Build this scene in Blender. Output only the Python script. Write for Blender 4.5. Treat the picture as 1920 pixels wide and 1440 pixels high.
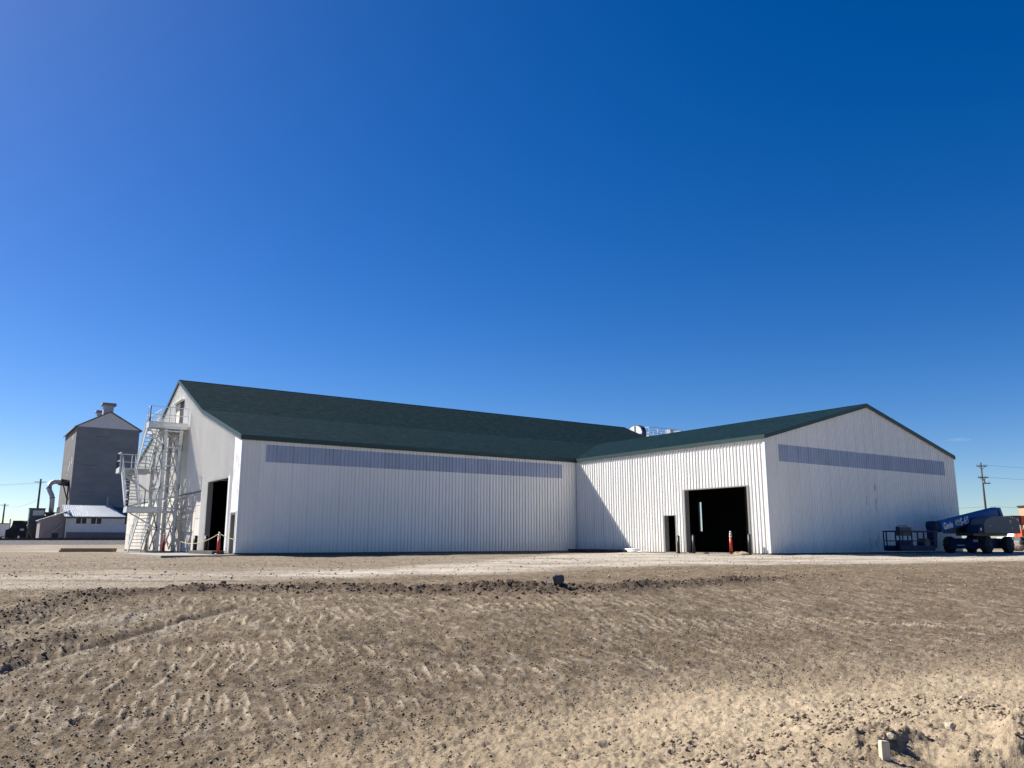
import bpy, math, random
import numpy as np
from mathutils import Vector, Matrix, Quaternion
random.seed(7)
scene = bpy.context.scene
for o in list(bpy.data.objects):
    bpy.data.objects.remove(o)
C = scene.collection

# ------------------------------------------------------------------ camera
CAM = np.array([-34.892, -42.925, 0.613]); PITCH = 0.1942; YAW = -0.603
cd = bpy.data.cameras.new('camera'); cam = bpy.data.objects.new('camera', cd); C.objects.link(cam)
cam.location = CAM; cam.rotation_euler = (math.pi/2+PITCH, 0, YAW)
cd.sensor_width = 36; cd.lens = 1507.6/1920*36; cd.clip_start = .1; cd.clip_end = 12000
scene.camera = cam
# site axes: R runs along the cut bank, F runs from the road towards the building
RX, RY = math.cos(YAW), math.sin(YAW); FX, FY = -math.sin(YAW), math.cos(YAW)
def site(x, d): return CAM[0]+x*RX+d*FX, CAM[1]+x*RY+d*FY
# ------------------------------------------------------------------ light
SUN = Vector((-.6, 1., 1.145)).normalized()
ELEV = math.asin(SUN.z); AZ = math.atan2(SUN.x, SUN.y)
w = bpy.data.worlds.new('World'); scene.world = w; w.use_nodes = True
nt = w.node_tree; nt.nodes.clear()
sky = nt.nodes.new('ShaderNodeTexSky'); sky.sky_type = 'NISHITA'; sky.sun_disc = False
sky.sun_elevation = ELEV; sky.sun_rotation = AZ
sky.altitude = 1500; sky.air_density = .9; sky.dust_density = 1.2; sky.ozone_density = 2.5
hs = nt.nodes.new('ShaderNodeHueSaturation'); hs.inputs['Saturation'].default_value = 1.43; hs.inputs['Hue'].default_value = .511
bg = nt.nodes.new('ShaderNodeBackground'); bg.inputs['Strength'].default_value = .062
wo = nt.nodes.new('ShaderNodeOutputWorld')
nt.links.new(sky.outputs[0], hs.inputs['Color']); nt.links.new(hs.outputs[0], bg.inputs[0]); nt.links.new(bg.outputs[0], wo.inputs[0])
sl = bpy.data.lights.new('sun', 'SUN'); sl.energy = 5.0; sl.angle = math.radians(.53); sl.color = (1, .96, .89)
so = bpy.data.objects.new('sun', sl); C.objects.link(so); so.location = (-60, 60, 90)
so.rotation_euler = SUN.to_track_quat('Z', 'Y').to_euler()
vs = scene.view_settings; vs.view_transform = 'Standard'; vs.look = 'None'; vs.exposure = 1.0; vs.gamma = 1
vs.use_curve_mapping = False

# ------------------------------------------------------------------ materials
def mat(name, col, rough=.6, metal=0, var=.12, scale=3., bump=0, spec=.5, col2=None, det=6, stretch=None):
    m = bpy.data.materials.new(name); m.use_nodes = True; t = m.node_tree; b = t.nodes['Principled BSDF']
    b.inputs['Roughness'].default_value = rough; b.inputs['Metallic'].default_value = metal
    b.inputs['Specular IOR Level'].default_value = spec
    tc = t.nodes.new('ShaderNodeTexCoord'); vec = tc.outputs['Object']
    if stretch:
        mp = t.nodes.new('ShaderNodeMapping'); mp.inputs['Scale'].default_value = stretch
        t.links.new(vec, mp.inputs[0]); vec = mp.outputs[0]
    n = t.nodes.new('ShaderNodeTexNoise'); n.inputs['Scale'].default_value = scale; n.inputs['Detail'].default_value = det
    n.inputs['Roughness'].default_value = .65
    t.links.new(vec, n.inputs['Vector'])
    r = t.nodes.new('ShaderNodeValToRGB')
    a = [c*(1-var) for c in col]; c2 = col2 or [min(1, c*(1+var)) for c in col]
    r.color_ramp.elements[0].position = .3; r.color_ramp.elements[1].position = .7
    r.color_ramp.elements[0].color = (*a, 1); r.color_ramp.elements[1].color = (*c2, 1)
    t.links.new(n.outputs['Fac'], r.inputs[0]); t.links.new(r.outputs[0], b.inputs['Base Color'])
    if bump:
        bp = t.nodes.new('ShaderNodeBump'); bp.inputs['Strength'].default_value = bump; bp.inputs['Distance'].default_value = .02
        t.links.new(n.outputs['Fac'], bp.inputs['Height']); t.links.new(bp.outputs[0], b.inputs['Normal'])
    return m
M = {}
M['steel'] = mat('galvanised_steel', (.52, .54, .55), .5, .15, .18, 6)
M['grating'] = mat('galvanised_grating', (.42, .44, .45), .55, .15, .2, 9)
M['green_trim'] = mat('green_trim_paint', (.015, .044, .041), .5, 0, .08, 2)
M['white_trim'] = mat('white_trim_paint', (.74, .74, .72), .45, 0, .05, 3)
M['black'] = mat('black_paint', (.015, .016, .018), .5, 0, .2, 5)
M['conc'] = mat('concrete', (.24, .225, .2), .9, 0, .15, 4, .3)
M['conc_dark'] = mat('shade_dark_concrete', (.1, .095, .09), .9, 0, .2, 3, .3)  # shadow on the skirt at the wall base is put into this darker tone
M['dark_in'] = mat('dark_interior_liner', (.2, .21, .23), .8, 0, .2, .6)
M['jamb'] = mat('weathered_timber_jamb', (.26, .25, .23), .8, 0, .2, 8, .2, stretch=(6, 6, .6))
M['dark_brown'] = mat('doorway_shade_roof_brown', (.02, .012, .01), .6, 0, .2, 3)  # near-black brown: shade in the open loft doorway, also the shed roof colour
M['board'] = mat('cream_sheathing_board', (.64, .6, .53), .8, 0, .08, 1.2)
M['pane'] = mat('translucent_blue_panel', (.36, .4, .5), .35, 0, .1, 1.1, 0, .5, stretch=(2, 2, .7))
M['red'] = mat('red_plastic', (.48, .025, .02), .4, 0, .12, 5)
M['silver'] = mat('reflective_band', (.6, .6, .6), .3, .2, .12, 20)
M['yellow'] = mat('yellow_tape', (.62, .5, .2), .5, 0, .1, 8)
M['yellow_post'] = mat('faded_yellow_paint', (.42, .34, .17), .6, 0, .2, 4)
M['wood'] = mat('weathered_timber', (.2, .145, .1), .85, 0, .25, 5, .3, stretch=(1, 8, 8))
M['pole_wood'] = mat('creosoted_pole_timber', (.075, .06, .05), .9, 0, .25, 3, .2, stretch=(8, 8, .7))
M['pale_wood'] = mat('pale_cut_timber', (.62, .52, .38), .8, 0, .12, 9, .2, stretch=(6, 6, 1))
M['darkwood'] = mat('dark_timber_mat', (.075, .06, .052), .9, 0, .3, 5, .3)
M['tin_dark'] = mat('weathered_dark_cladding', (.17, .182, .195), .75, 0, .16, .5, .1, stretch=(1, 1, 2.2))
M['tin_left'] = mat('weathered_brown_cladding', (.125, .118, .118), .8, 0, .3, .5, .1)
M['tin_light'] = mat('grey_tin', (.38, .375, .39), .6, .1, .08, 2)
M['tin_pale'] = mat('pale_grey_tin', (.56, .55, .55), .6, .1, .06, 2)
M['tin_mauve'] = mat('mauve_corrugated_tin', (.27, .235, .24), .65, .1, .14, 1.4, stretch=(1, 1, .3))
M['tin_roof'] = mat('bright_corrugated_tin', (.42, .45, .49), .5, .2, .1, 3)
M['house'] = mat('pale_blue_grey_siding', (.5, .53, .57), .7, 0, .07, 2)
M['house_low'] = mat('grey_brown_base_course', (.15, .14, .15), .9, 0, .15, 2)
M['frame'] = mat('cream_window_frame', (.55, .55, .5), .6, 0, .06, 4)
M['glass'] = mat('dark_window_glass', (.012, .018, .02), .25, 0, .1, 2, 0, .2)
M['duct'] = mat('dull_galvanised_duct', (.4, .38, .37), .5, .3, .15, 2)
M['navy'] = mat('dark_blue_grey_paint', (.03, .04, .055), .45, 0, .2, 2)
M['cab_blue'] = mat('dark_navy_truck_paint', (.008, .011, .02), .6, 0, .15, 2, 0, .2)
M['tire'] = mat('tyre_rubber', (.018, .018, .019), .9, 0, .2, 12, .2)
M['blue'] = mat('machine_blue_paint', (.01, .1, .28), .6, 0, .12, 2, 0, .15)
M['blue_dark'] = mat('dark_blue_paint', (.006, .02, .06), .6, 0, .15, 3, 0, .15)
M['hood'] = mat('grey_machine_cover', (.1, .115, .125), .65, 0, .08, 2, 0, .2)
M['letter'] = mat('white_vinyl_lettering', (.75, .75, .75), .5, 0, .03, 4)
M['letter_y'] = mat('pale_yellow_vinyl', (.55, .53, .36), .5, 0, .06, 4)
M['orange'] = mat('orange_machine_paint', (.62, .085, .025), .4, 0, .1, 3)
M['tan'] = mat('tan_block_wall', (.42, .27, .18), .9, 0, .1, 2)
M['white_veh'] = mat('white_vehicle_paint', (.75, .76, .78), .3, 0, .04, 2)
M['rock'] = mat('dark_grey_rock', (.075, .08, .09), .9, 0, .4, 9, .6)
M['stone'] = mat('pale_field_stone', (.36, .3, .22), .9, 0, .2, 9, .5)
M['rust'] = mat('rusty_rail_steel', (.06, .045, .04), .6, .4, .25, 4)
M['ballast'] = mat('dark_ballast', (.075, .068, .07), .95, 0, .4, 2.5, .8)
M['wire'] = mat('black_wire', (.03, .03, .035), .6)
M['scrub'] = mat('dusty_green_scrub', (.11, .12, .07), .95, 0, .3, .4, .3)
M['insul'] = mat('grey_insulator', (.3, .3, .3), .3)

def siding_mat():
    m = mat('white_ribbed_siding', (.85, .825, .77), .42, 0, .035, .8, 0, .45, stretch=(1, 1, .35))
    t = m.node_tree; b = t.nodes['Principled BSDF']; L = t.links.new; N = t.nodes.new
    base = b.inputs['Base Color'].links[0].from_socket
    tc = N('ShaderNodeTexCoord'); sx = N('ShaderNodeSeparateXYZ'); L(tc.outputs['Object'], sx.inputs[0])
    def mth(op, a, c=None, d=None):
        q = N('ShaderNodeMath'); q.operation = op
        for i, v in enumerate((a, c, d)):
            if v is None: continue
            if isinstance(v, (int, float)): q.inputs[i].default_value = v
            else: L(v, q.inputs[i])
        return q.outputs[0]
    def band(v, lo, hi, soft):
        a = N('ShaderNodeMapRange'); a.interpolation_type = 'SMOOTHSTEP'; L(v, a.inputs[0]); a.inputs[1].default_value = lo-soft; a.inputs[2].default_value = lo+soft
        c = N('ShaderNodeMapRange'); c.interpolation_type = 'SMOOTHSTEP'; L(v, c.inputs[0]); c.inputs[1].default_value = hi-soft; c.inputs[2].default_value = hi+soft
        c.inputs[3].default_value = 1; c.inputs[4].default_value = 0
        return mth('MULTIPLY', a.outputs[0], c.outputs[0])
    ns = N('ShaderNodeTexNoise'); ns.inputs['Scale'].default_value = 2.2; ns.inputs['Detail'].default_value = 7; ns.inputs['Roughness'].default_value = .7
    mp = N('ShaderNodeMapping'); mp.inputs['Scale'].default_value = (2.5, 2.5, .7); L(tc.outputs['Object'], mp.inputs[0]); L(mp.outputs[0], ns.inputs[0])
    th = N('ShaderNodeMapRange'); L(ns.outputs[0], th.inputs[0]); th.inputs[1].default_value = .5; th.inputs[2].default_value = .62
    front = mth('LESS_THAN', sx.outputs['Y'], -15)
    s1 = mth('MULTIPLY', band(sx.outputs['X'], 8.85, 9.0, .12), band(sx.outputs['Z'], .3, 4.1, .5))
    s2 = mth('MULTIPLY', band(sx.outputs['X'], 9.72, 9.9, .12), band(sx.outputs['Z'], .2, 4.3, .5))
    s3 = mth('MULTIPLY', band(sx.outputs['X'], 9.35, 10.1, .2), band(sx.outputs['Z'], .3, .7, .15))
    s = mth('MULTIPLY', mth('MAXIMUM', mth('MAXIMUM', s1, s2), s3), mth('MULTIPLY', th.outputs[0], front))
    s = mth('MULTIPLY', s, .75)
    # dust splashed on the bottom edge
    dz = N('ShaderNodeMapRange'); L(sx.outputs['Z'], dz.inputs[0]); dz.inputs[1].default_value = .8; dz.inputs[2].default_value = .05
    dm = mth('MULTIPLY', mth('MULTIPLY', dz.outputs[0], ns.outputs[0]), .5)
    mx = N('ShaderNodeMix'); mx.data_type = 'RGBA'; L(dm, mx.inputs[0]); L(base, mx.inputs[6]); mx.inputs[7].default_value = (.4, .33, .26, 1)
    m2 = N('ShaderNodeMix'); m2.data_type = 'RGBA'; L(s, m2.inputs[0]); L(mx.outputs[2], m2.inputs[6]); m2.inputs[7].default_value = (.13, .12, .115, 1)
    # sheets differ a little from one another
    oi = N('ShaderNodeObjectInfo'); rv_ = N('ShaderNodeMapRange'); L(oi.outputs['Random'], rv_.inputs[0]); rv_.inputs[3].default_value = .97; rv_.inputs[4].default_value = 1.02
    sc_ = N('ShaderNodeVectorMath'); sc_.operation = 'SCALE'; L(m2.outputs[2], sc_.inputs[0]); L(rv_.outputs[0], sc_.inputs['Scale'])
    L(sc_.outputs[0], b.inputs['Base Color'])
    return m
M['siding'] = siding_mat()
def tint_by_piece(m, lo, hi):
    t = m.node_tree; b = t.nodes['Principled BSDF']; src = b.inputs['Base Color'].links[0].from_socket
    oi = t.nodes.new('ShaderNodeObjectInfo'); r = t.nodes.new('ShaderNodeMapRange'); t.links.new(oi.outputs['Random'], r.inputs[0]); r.inputs[3].default_value = lo; r.inputs[4].default_value = hi
    s = t.nodes.new('ShaderNodeVectorMath'); s.operation = 'SCALE'; t.links.new(src, s.inputs[0]); t.links.new(r.outputs[0], s.inputs['Scale']); t.links.new(s.outputs[0], b.inputs['Base Color'])
tint_by_piece(M['pane'], .94, 1.05); tint_by_piece(M['board'], .88, 1.04)

def wrap_mat():
    m = mat('white_house_wrap', (.8, .8, .8), .6, 0, .03, 2)
    t = m.node_tree; b = t.nodes['Principled BSDF']; L = t.links.new; N = t.nodes.new
    base = b.inputs['Base Color'].links[0].from_socket
    tc = N('ShaderNodeTexCoord')
    prev = base
    for k, (sc, col, z0) in enumerate((((3.2, 2.6, 2.2), (.6, .25, .22, 1), 3.), ((3.6, 2.4, 2.6), (.28, .32, .46, 1), 9.))):
        mp = N('ShaderNodeMapping'); mp.inputs['Scale'].default_value = sc; mp.inputs['Location'].default_value = (z0, z0, z0*.7); L(tc.outputs['Object'], mp.inputs[0])
        v = N('ShaderNodeTexNoise'); v.inputs['Scale'].default_value = 1.0; v.inputs['Detail'].default_value = 0; L(mp.outputs[0], v.inputs[0])
        f = N('ShaderNodeTexNoise'); f.inputs['Scale'].default_value = 9; f.inputs['Detail'].default_value = 2; L(mp.outputs[0], f.inputs[0])
        a = N('ShaderNodeMapRange'); L(v.outputs[0], a.inputs[0]); a.inputs[1].default_value = .56; a.inputs[2].default_value = .6
        c = N('ShaderNodeMapRange'); L(f.outputs[0], c.inputs[0]); c.inputs[1].default_value = .5; c.inputs[2].default_value = .54; c.inputs[4].default_value = .7
        q = N('ShaderNodeMath'); q.operation = 'MULTIPLY'; L(a.outputs[0], q.inputs[0]); L(c.outputs[0], q.inputs[1])
        mx = N('ShaderNodeMix'); mx.data_type = 'RGBA'; L(q.outputs[0], mx.inputs[0]); L(prev, mx.inputs[6]); mx.inputs[7].default_value = col
        prev = mx.outputs[2]
    L(prev, b.inputs['Base Color'])
    return m
M['wrap'] = wrap_mat()

def shingle_mat(name, swap):
    m = bpy.data.materials.new(name); m.use_nodes = True; t = m.node_tree; b = t.nodes['Principled BSDF']; L = t.links.new; N = t.nodes.new
    b.inputs['Roughness'].default_value = 1; b.inputs['Specular IOR Level'].default_value = .03
    tc = N('ShaderNodeTexCoord'); mp = N('ShaderNodeMapping'); L(tc.outputs['Object'], mp.inputs[0])
    if swap: mp.inputs['Rotation'].default_value = (0, 0, math.pi/2)
    br = N('ShaderNodeTexBrick'); L(mp.outputs[0], br.inputs['Vector']); br.inputs['Scale'].default_value = 1
    br.inputs['Brick Width'].default_value = .3; br.inputs['Row Height'].default_value = .14; br.inputs['Mortar Size'].default_value = .012
    br.inputs['Color1'].default_value = (.003, .0135, .019, 1); br.inputs['Color2'].default_value = (.008, .023, .03, 1); br.inputs['Mortar'].default_value = (.003, .007, .008, 1)
    br.inputs['Bias'].default_value = -.1
    n = N('ShaderNodeTexNoise'); n.inputs['Scale'].default_value = 3.2; n.inputs['Detail'].default_value = 8; n.inputs['Roughness'].default_value = .75
    mp2 = N('ShaderNodeMapping'); mp2.inputs['Scale'].default_value = (.7, 2.2, 1); L(mp.outputs[0], mp2.inputs[0]); L(mp2.outputs[0], n.inputs[0])
    mr = N('ShaderNodeMapRange'); L(n.outputs[0], mr.inputs[0]); mr.inputs[1].default_value = .3; mr.inputs[2].default_value = .7; mr.inputs[3].default_value = .3; mr.inputs[4].default_value = 2.1
    mx = N('ShaderNodeVectorMath'); mx.operation = 'SCALE'; L(br.outputs['Color'], mx.inputs[0]); L(mr.outputs[0], mx.inputs['Scale'])
    L(mx.outputs[0], b.inputs['Base Color'])
    bp = N('ShaderNodeBump'); bp.inputs['Strength'].default_value = .5; bp.inputs['Distance'].default_value = .02
    L(br.outputs['Fac'], bp.inputs['Height']); bp.invert = True; L(bp.outputs[0], b.inputs['Normal'])
    return m
M['shingle'] = shingle_mat('green_shingles', False); M['shingle2'] = shingle_mat('green_shingles_cross', True)

# ------------------------------------------------------------------ mesh helpers
class MB:
    def __init__(s): s.v = []; s.f = []
    def poly(s, pts):
        i = len(s.v); s.v += [tuple(p) for p in pts]; s.f.append(tuple(range(i, i+len(pts))))
    def hexa(s, b, t):
        i = len(s.v); s.v += [tuple(p) for p in b]+[tuple(p) for p in t]; n = len(b)
        s.f.append(tuple(range(i+n-1, i-1, -1))); s.f.append(tuple(range(i+n, i+2*n)))
        for k in range(n): s.f.append((i+k, i+(k+1) % n, i+n+(k+1) % n, i+n+k))
        return s
    def box(s, x0, x1, y0, y1, z0, z1):
        return s.hexa([(x0, y0, z0), (x1, y0, z0), (x1, y1, z0), (x0, y1, z0)], [(x0, y0, z1), (x1, y0, z1), (x1, y1, z1), (x0, y1, z1)])
    def bar(s, p, q, wd, ht=None, up=(0, 0, 1)):
        p = Vector(p); q = Vector(q); d = (q-p).normalized(); up = Vector(up)
        if abs(d.dot(up)) > .98: up = Vector((1, 0, 0))
        a = d.cross(up).normalized(); b = a.cross(d).normalized(); ht = ht or wd
        c = [a*wd/2*i+b*ht/2*j for i, j in ((-1, -1), (1, -1), (1, 1), (-1, 1))]
        return s.hexa([p+k for k in c], [q+k for k in c])
    def angle(s, p, q, wd, tk=.012, n=(1, 0, 0), m=(0, 1, 0)):
        # an L-section: two thin flats at right angles
        p = Vector(p); q = Vector(q); n = Vector(n); m = Vector(m)
        for a, b in ((n, m), (m, n)):
            c = [Vector((0, 0, 0)), a*wd, a*wd+b*tk, b*tk]
            s.hexa([p+k for k in c], [q+k for k in c])
        return s
    def tube(s, pts, r, n=8, r2=None, cap=True):
        pts = [Vector(p) for p in pts]; m = len(pts); i0 = len(s.v); prev = None
        for k, p in enumerate(pts):
            d = (pts[min(k+1, m-1)]-pts[max(k-1, 0)]).normalized()
            if prev is None:
                up = Vector((0, 0, 1)) if abs(d.z) < .95 else Vector((1, 0, 0)); a = d.cross(up).normalized()
            else: a = (prev-d*prev.dot(d)).normalized()
            prev = a; b = d.cross(a); rr = r if r2 is None else r+(r2-r)*k/(m-1)
            if isinstance(r, (list, tuple)): rr = r[k]
            for j in range(n):
                t = 2*math.pi*j/n; s.v.append(tuple(p+a*rr*math.cos(t)+b*rr*math.sin(t)))
        for k in range(m-1):
            for j in range(n):
                s.f.append((i0+k*n+j, i0+k*n+(j+1) % n, i0+(k+1)*n+(j+1) % n, i0+(k+1)*n+j))
        if cap:
            s.f.append(tuple(range(i0+n-1, i0-1, -1))); s.f.append(tuple(range(i0+(m-1)*n, i0+m*n)))
        return s
    def prism(s, prof, axis, a, b):
        # profile of 2D points extruded along an axis between a and b
        def P(q, t): return {'x': (t, q[0], q[1]), 'y': (q[0], t, q[1]), 'z': (q[0], q[1], t)}[axis]
        return s.hexa([P(q, a) for q in prof], [P(q, b) for q in prof])
    def build(s, name, m, parent=None, smooth=False, loc=None):
        me = bpy.data.meshes.new(name); me.from_pydata(s.v, [], s.f); me.validate(); me.update()
        me.materials.append(M[m] if isinstance(m, str) else m)
        if smooth: me.polygons.foreach_set('use_smooth', [True]*len(me.polygons))
        o = bpy.data.objects.new(name, me); C.objects.link(o); o.parent = parent
        if loc: o.location = loc
        return o
def recalc(o):
    import bmesh
    bm = bmesh.new(); bm.from_mesh(o.data); bmesh.ops.recalc_face_normals(bm, faces=bm.faces); bm.to_mesh(o.data); bm.free()
def tag(o, label=None, cat=None, group=None, kind=None):
    for k, v in (('label', label), ('category', cat), ('group', group), ('kind', kind)):
        if v: o[k] = v
    return o
def thing(name, label, cat, loc=(0, 0, 0), rz=0, group=None):
    o = bpy.data.objects.new(name, None); C.objects.link(o); o.location = loc; o.rotation_euler = (0, 0, rz); o.empty_display_size = .3
    return tag(o, label, cat, group)
def copy_tree(o, parent=None):
    c = o.copy(); C.objects.link(c); c.parent = parent
    for ch in list(o.children): copy_tree(ch, c)
    return c

# ------------------------------------------------------------------ noise for the terrain
rng = np.random.default_rng(5)
TAB = rng.random((256, 256)).astype(np.float32)
def vnoise(x, y):
    xi = np.floor(x).astype(np.int64); yi = np.floor(y).astype(np.int64); fx = x-xi; fy = y-yi
    fx = fx*fx*(3-2*fx); fy = fy*fy*(3-2*fy)
    a = TAB[xi & 255, yi & 255]; b = TAB[(xi+1) & 255, yi & 255]; c = TAB[xi & 255, (yi+1) & 255]; d = TAB[(xi+1) & 255, (yi+1) & 255]
    return (a*(1-fx)+b*fx)*(1-fy)+(c*(1-fx)+d*fx)*fy-.5
def fbm(x, y, s, o=4, g=.5):
    r = 0; a = 1; k = s
    for i in range(o):
        r = r+a*vnoise(x*k+i*17.3, y*k+i*9.1); a *= g; k *= 2.03
    return r
def sst(v, a, b):
    t = np.clip((v-a)/(b-a), 0, 1); return t*t*(3-2*t)
BX = np.array([-40, -12, -7.2, -6.3, -5, -3, .4, 1.6, 4, 7.4, 15, 30, 80]); BD = np.array([12.2, 12.3, 12.6, 13.2, 14.1, 14.4, 14.5, 15.1, 17.6, 20.5, 24, 30, 50])
XL1 = ([4, 6, 8, 10, 12, 13.2], [-5.6, -6.0, -6.3, -6.5, -6.5, -6.3]); XL2 = ([6, 7.5, 8.6, 10.2, 11.2], [-6.6, -5.9, -5.55, -5.45, -5.0]); XL3 = ([4, 6, 8.4, 11.8, 13.4], [-7.2, -6.2, -5.3, -4.3, -3.7])
TX = np.array([-60, -8, -5, -1.2, 2, 7.5, 15, 60]); TD = np.array([2.6, 3.6, 4.6, 6.8, 9.3, 11.6, 14., 25])
def terrain(x, d, fine=True):
    """height, pale crust, damp soil at site coordinates"""
    db = np.interp(x, BX, BD)+.35*fbm(x, d*0, .35, 3); dt = np.interp(x, TX, TD)+.3*fbm(x, d*0+3, .4, 3)
    U = CAM[0]+x*RX+d*FX; V = CAM[1]+x*RY+d*FY
    pad = -.02-.09*sst(-U, 10, 22)
    crest = -.2
    t = np.clip((d-dt)/(db-dt), 0, 1)
    slope = -1.0+.8*(t*.8+.2*t*t*(3-2*t))
    h = np.where(d < db, slope, crest+(pad-crest)*sst(d, db-2, db+22))
    near = sst(dt-d+.5*fbm(x+3, d, .7, 3), -1.6, .9)
    # railway embankment on the left and the yard beyond it
    emb = sst(d, 86, 95)*sst(25-x, 0, 8)
    h = h+.85*emb
    yard = sst(d, 55, 120)*sst(x-30, 0, 15); h = h+.25*yard
    fade = 1-sst(d, 30, 120)
    # windrow of loose soil along the crest
    wr = sst(8.5-x, 0, 5)*sst(x, -7.4, -6.3)*(.65+.7*fbm(x, d, .6, 2))
    q = d-db
    ridge = np.exp(-(q/.32)**2)*wr
    left = sst(-x, 4.3, 6.2)
    q2 = x-np.interp(d, *XL1)+.25*fbm(x, d, .9, 2); r2 = np.exp(-(q2/.3)**2)*sst(d, 5, 6)*(1-sst(d, 12.6, 13.4))*(.7+.9*fbm(x+5, d, .9, 2)); q4 = x-np.interp(d, *XL2)+.2*fbm(x+7, d, .9, 2); r2 = np.maximum(r2, np.exp(-(q4/.2)**2)*(1-sst(d, 10, 11))*(.7+.9*fbm(x+8, d, .9, 2)))
    q3 = x-np.interp(d, *XL3); r3 = np.exp(-(q3/.09)**2)*(1-sst(d, 12, 13.2))
    h = h+.11*ridge*(1-.4*left)+.07*r2-.05*r3
    h = h+fade*(.10*fbm(x, d, .16, 3)*sst(d, 3, 12)*.6+.05*fbm(x+9, d, .8, 3))
    damp = np.clip(1.15*np.exp(-((q-.05)/.5)**2)*wr+.8*r2+.35*r3, 0, 1)
    up = sst(d, db-.2, db+.6)
    # pale compacted haul road in front of the building
    lane = np.interp(x, [-20, -10, -4, 0, 6, 12, 40], [13.8, 14.6, 17, 21, 26, 28, 40]); lane2 = np.interp(x, [-20, -10, -4, 0, 6, 12, 40], [16.5, 17.5, 22.5, 32, 50, 70, 90])
    st = fbm(x*.35+2, d*1.6, .7, 4)
    pale = sst(d, lane, lane+3)*(1-.75*sst(d, lane2-1, lane2+6))*(.75+.8*st)*(1-.3*sst(-x, 2, 8))
    pale = np.where(d > 60, .25+.5*fbm(x*.1, d*.1, .6, 3), pale)
    # grey strip beyond the berm on the left
    pale = np.maximum(pale, left*sst(d, 13.2, 14.5)*(1-sst(d, 20, 26))*(.35+.6*st))
    pale = pale*up
    road = near*(.85+.5*fbm(x, d, .5, 4)); road = np.clip(road*sst(x, -4, 1.5), 0, 1.1)
    rut = (np.exp(-((q3-.16)/.1)**2)+.7*np.exp(-((q3-.42)/.06)**2)+.8*np.exp(-((q3+.75)/.22)**2))*(1-sst(d, 11.5, 13.3))*np.clip(.6+1.4*fbm(x, d, .8, 3), 0, 1)
    pale = np.clip(np.maximum(pale, .55*rut), 0, 1)
    if fine:
        g = (1-sst(d, 26, 45))
        # dozer grouser prints on the bank: short raised bars in passes across the slope
        face = sst(d, dt, dt+.8)*(1-sst(d, db-1.1, db-.3))
        bars = 0
        for k, (ang, pit, wd, off) in enumerate(((.42, .19, .62, 0.), (.36, .165, .55, 3.7), (.16, .2, .6, 8.1))):
            # each machine pass lays a lane of bars across the bank; lanes differ in phase, strength and wear
            qd = (d-.12*x+.5*fbm(x*.5+k*11, d*.2, .5, 2))/wd+off; ii = np.floor(qd); fr = qd-ii
            idx = (ii.astype(np.int64)*37+k*91) & 255
            ph = TAB[idx, 3]; st_ = TAB[idx, 11]; shf = TAB[idx, 19]*40
            X = x+ang*(d-10)
            c_ = np.clip(np.cos((X/pit+ph+.7*fbm(x+shf, d, .9, 2))*2*np.pi)*2.3-1.15, 0, 1)
            win = 1-np.abs(2*fr-1)**5
            b = c_*win*sst(fbm(x*.8+shf, d*.5+shf, .55, 3)+.34*(st_-.5), -.05, .16)*sst(fbm(x-k*3, d+k*5, 5.3, 3), -.24, .1)*(.45+.6*st_)
            if k == 2: b = b*(1-sst(x, -3.5, -1))
            else: b = b*(1 if k == 0 else sst(fbm(x+40, d, .3, 2), -.05, .15))*sst(x, -6.5, -4.5+2*k)
            bars = np.maximum(bars, b)
        bars = bars*(1-.65*sst(d, 13, 19))
        bars = bars*face
        h = h+.026*bars
        pale = np.clip(np.maximum(pale, .3*bars), 0, 1); road = np.maximum(road, .85*bars); damp = np.clip(damp+.3*face*np.clip(fbm(x*1.3+.4*d, d*.7, 4.5, 3)*2.5-.1, 0, 1), 0, 1)
        rough = .3+.95*np.clip(ridge+r2, 0, 1.3)
        clump = sst(x, 1.6, 3.6)*(1-sst(x, 9, 11))*sst(7.6+.35*(x-2)-d, -.2, 1.4)*sst(d, 4.4, 5.4)*sst(dt-d, -.6, .6)
        m = np.clip(fbm(x+20, d+4, 1.1, 3)*3.2, 0, 1)*clump
        h = h+clump*(.34*fbm(x+20, d+4, 1.1, 3)+.28*m*fbm(x, d, 3.4, 4, .6)+.08*m); road = road*(1-.7*clump*sst(fbm(x, d, .9, 3), -.2, .12))
        damp = np.maximum(damp, .75*m*sst(fbm(x+3, d+8, 2.3, 3), -.05, .25))
        rough = rough+.9*clump*m+.25*near
        big = fbm(x+1, d, 6, 3, .6); small = fbm(x+4, d+2, 17, 3, .65)
        h = h+g*(rough*(.055*big+.04*small)+.016*fbm(x, d, 19, 3, .6)+.012*fbm(x+5, d*.6, 34, 2))
        h = h+g*face*.025*fbm(x*1.0+.3*d, d*.55, 3.6, 3)
        pale = np.clip(pale+face*.35*np.clip(fbm(x, d, 7.5, 3)*2-.25, 0, 1)*(1-sst(d, 14, 22)), 0, 1)
        damp = np.clip(damp+.25*face*np.clip(fbm(x+31, d*.6, 1.6, 4)*2-.2, 0, 1), 0, 1)
    return h, np.clip(pale, 0, 1), np.clip(damp, 0, 1), np.clip(road, 0, 1)

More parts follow.
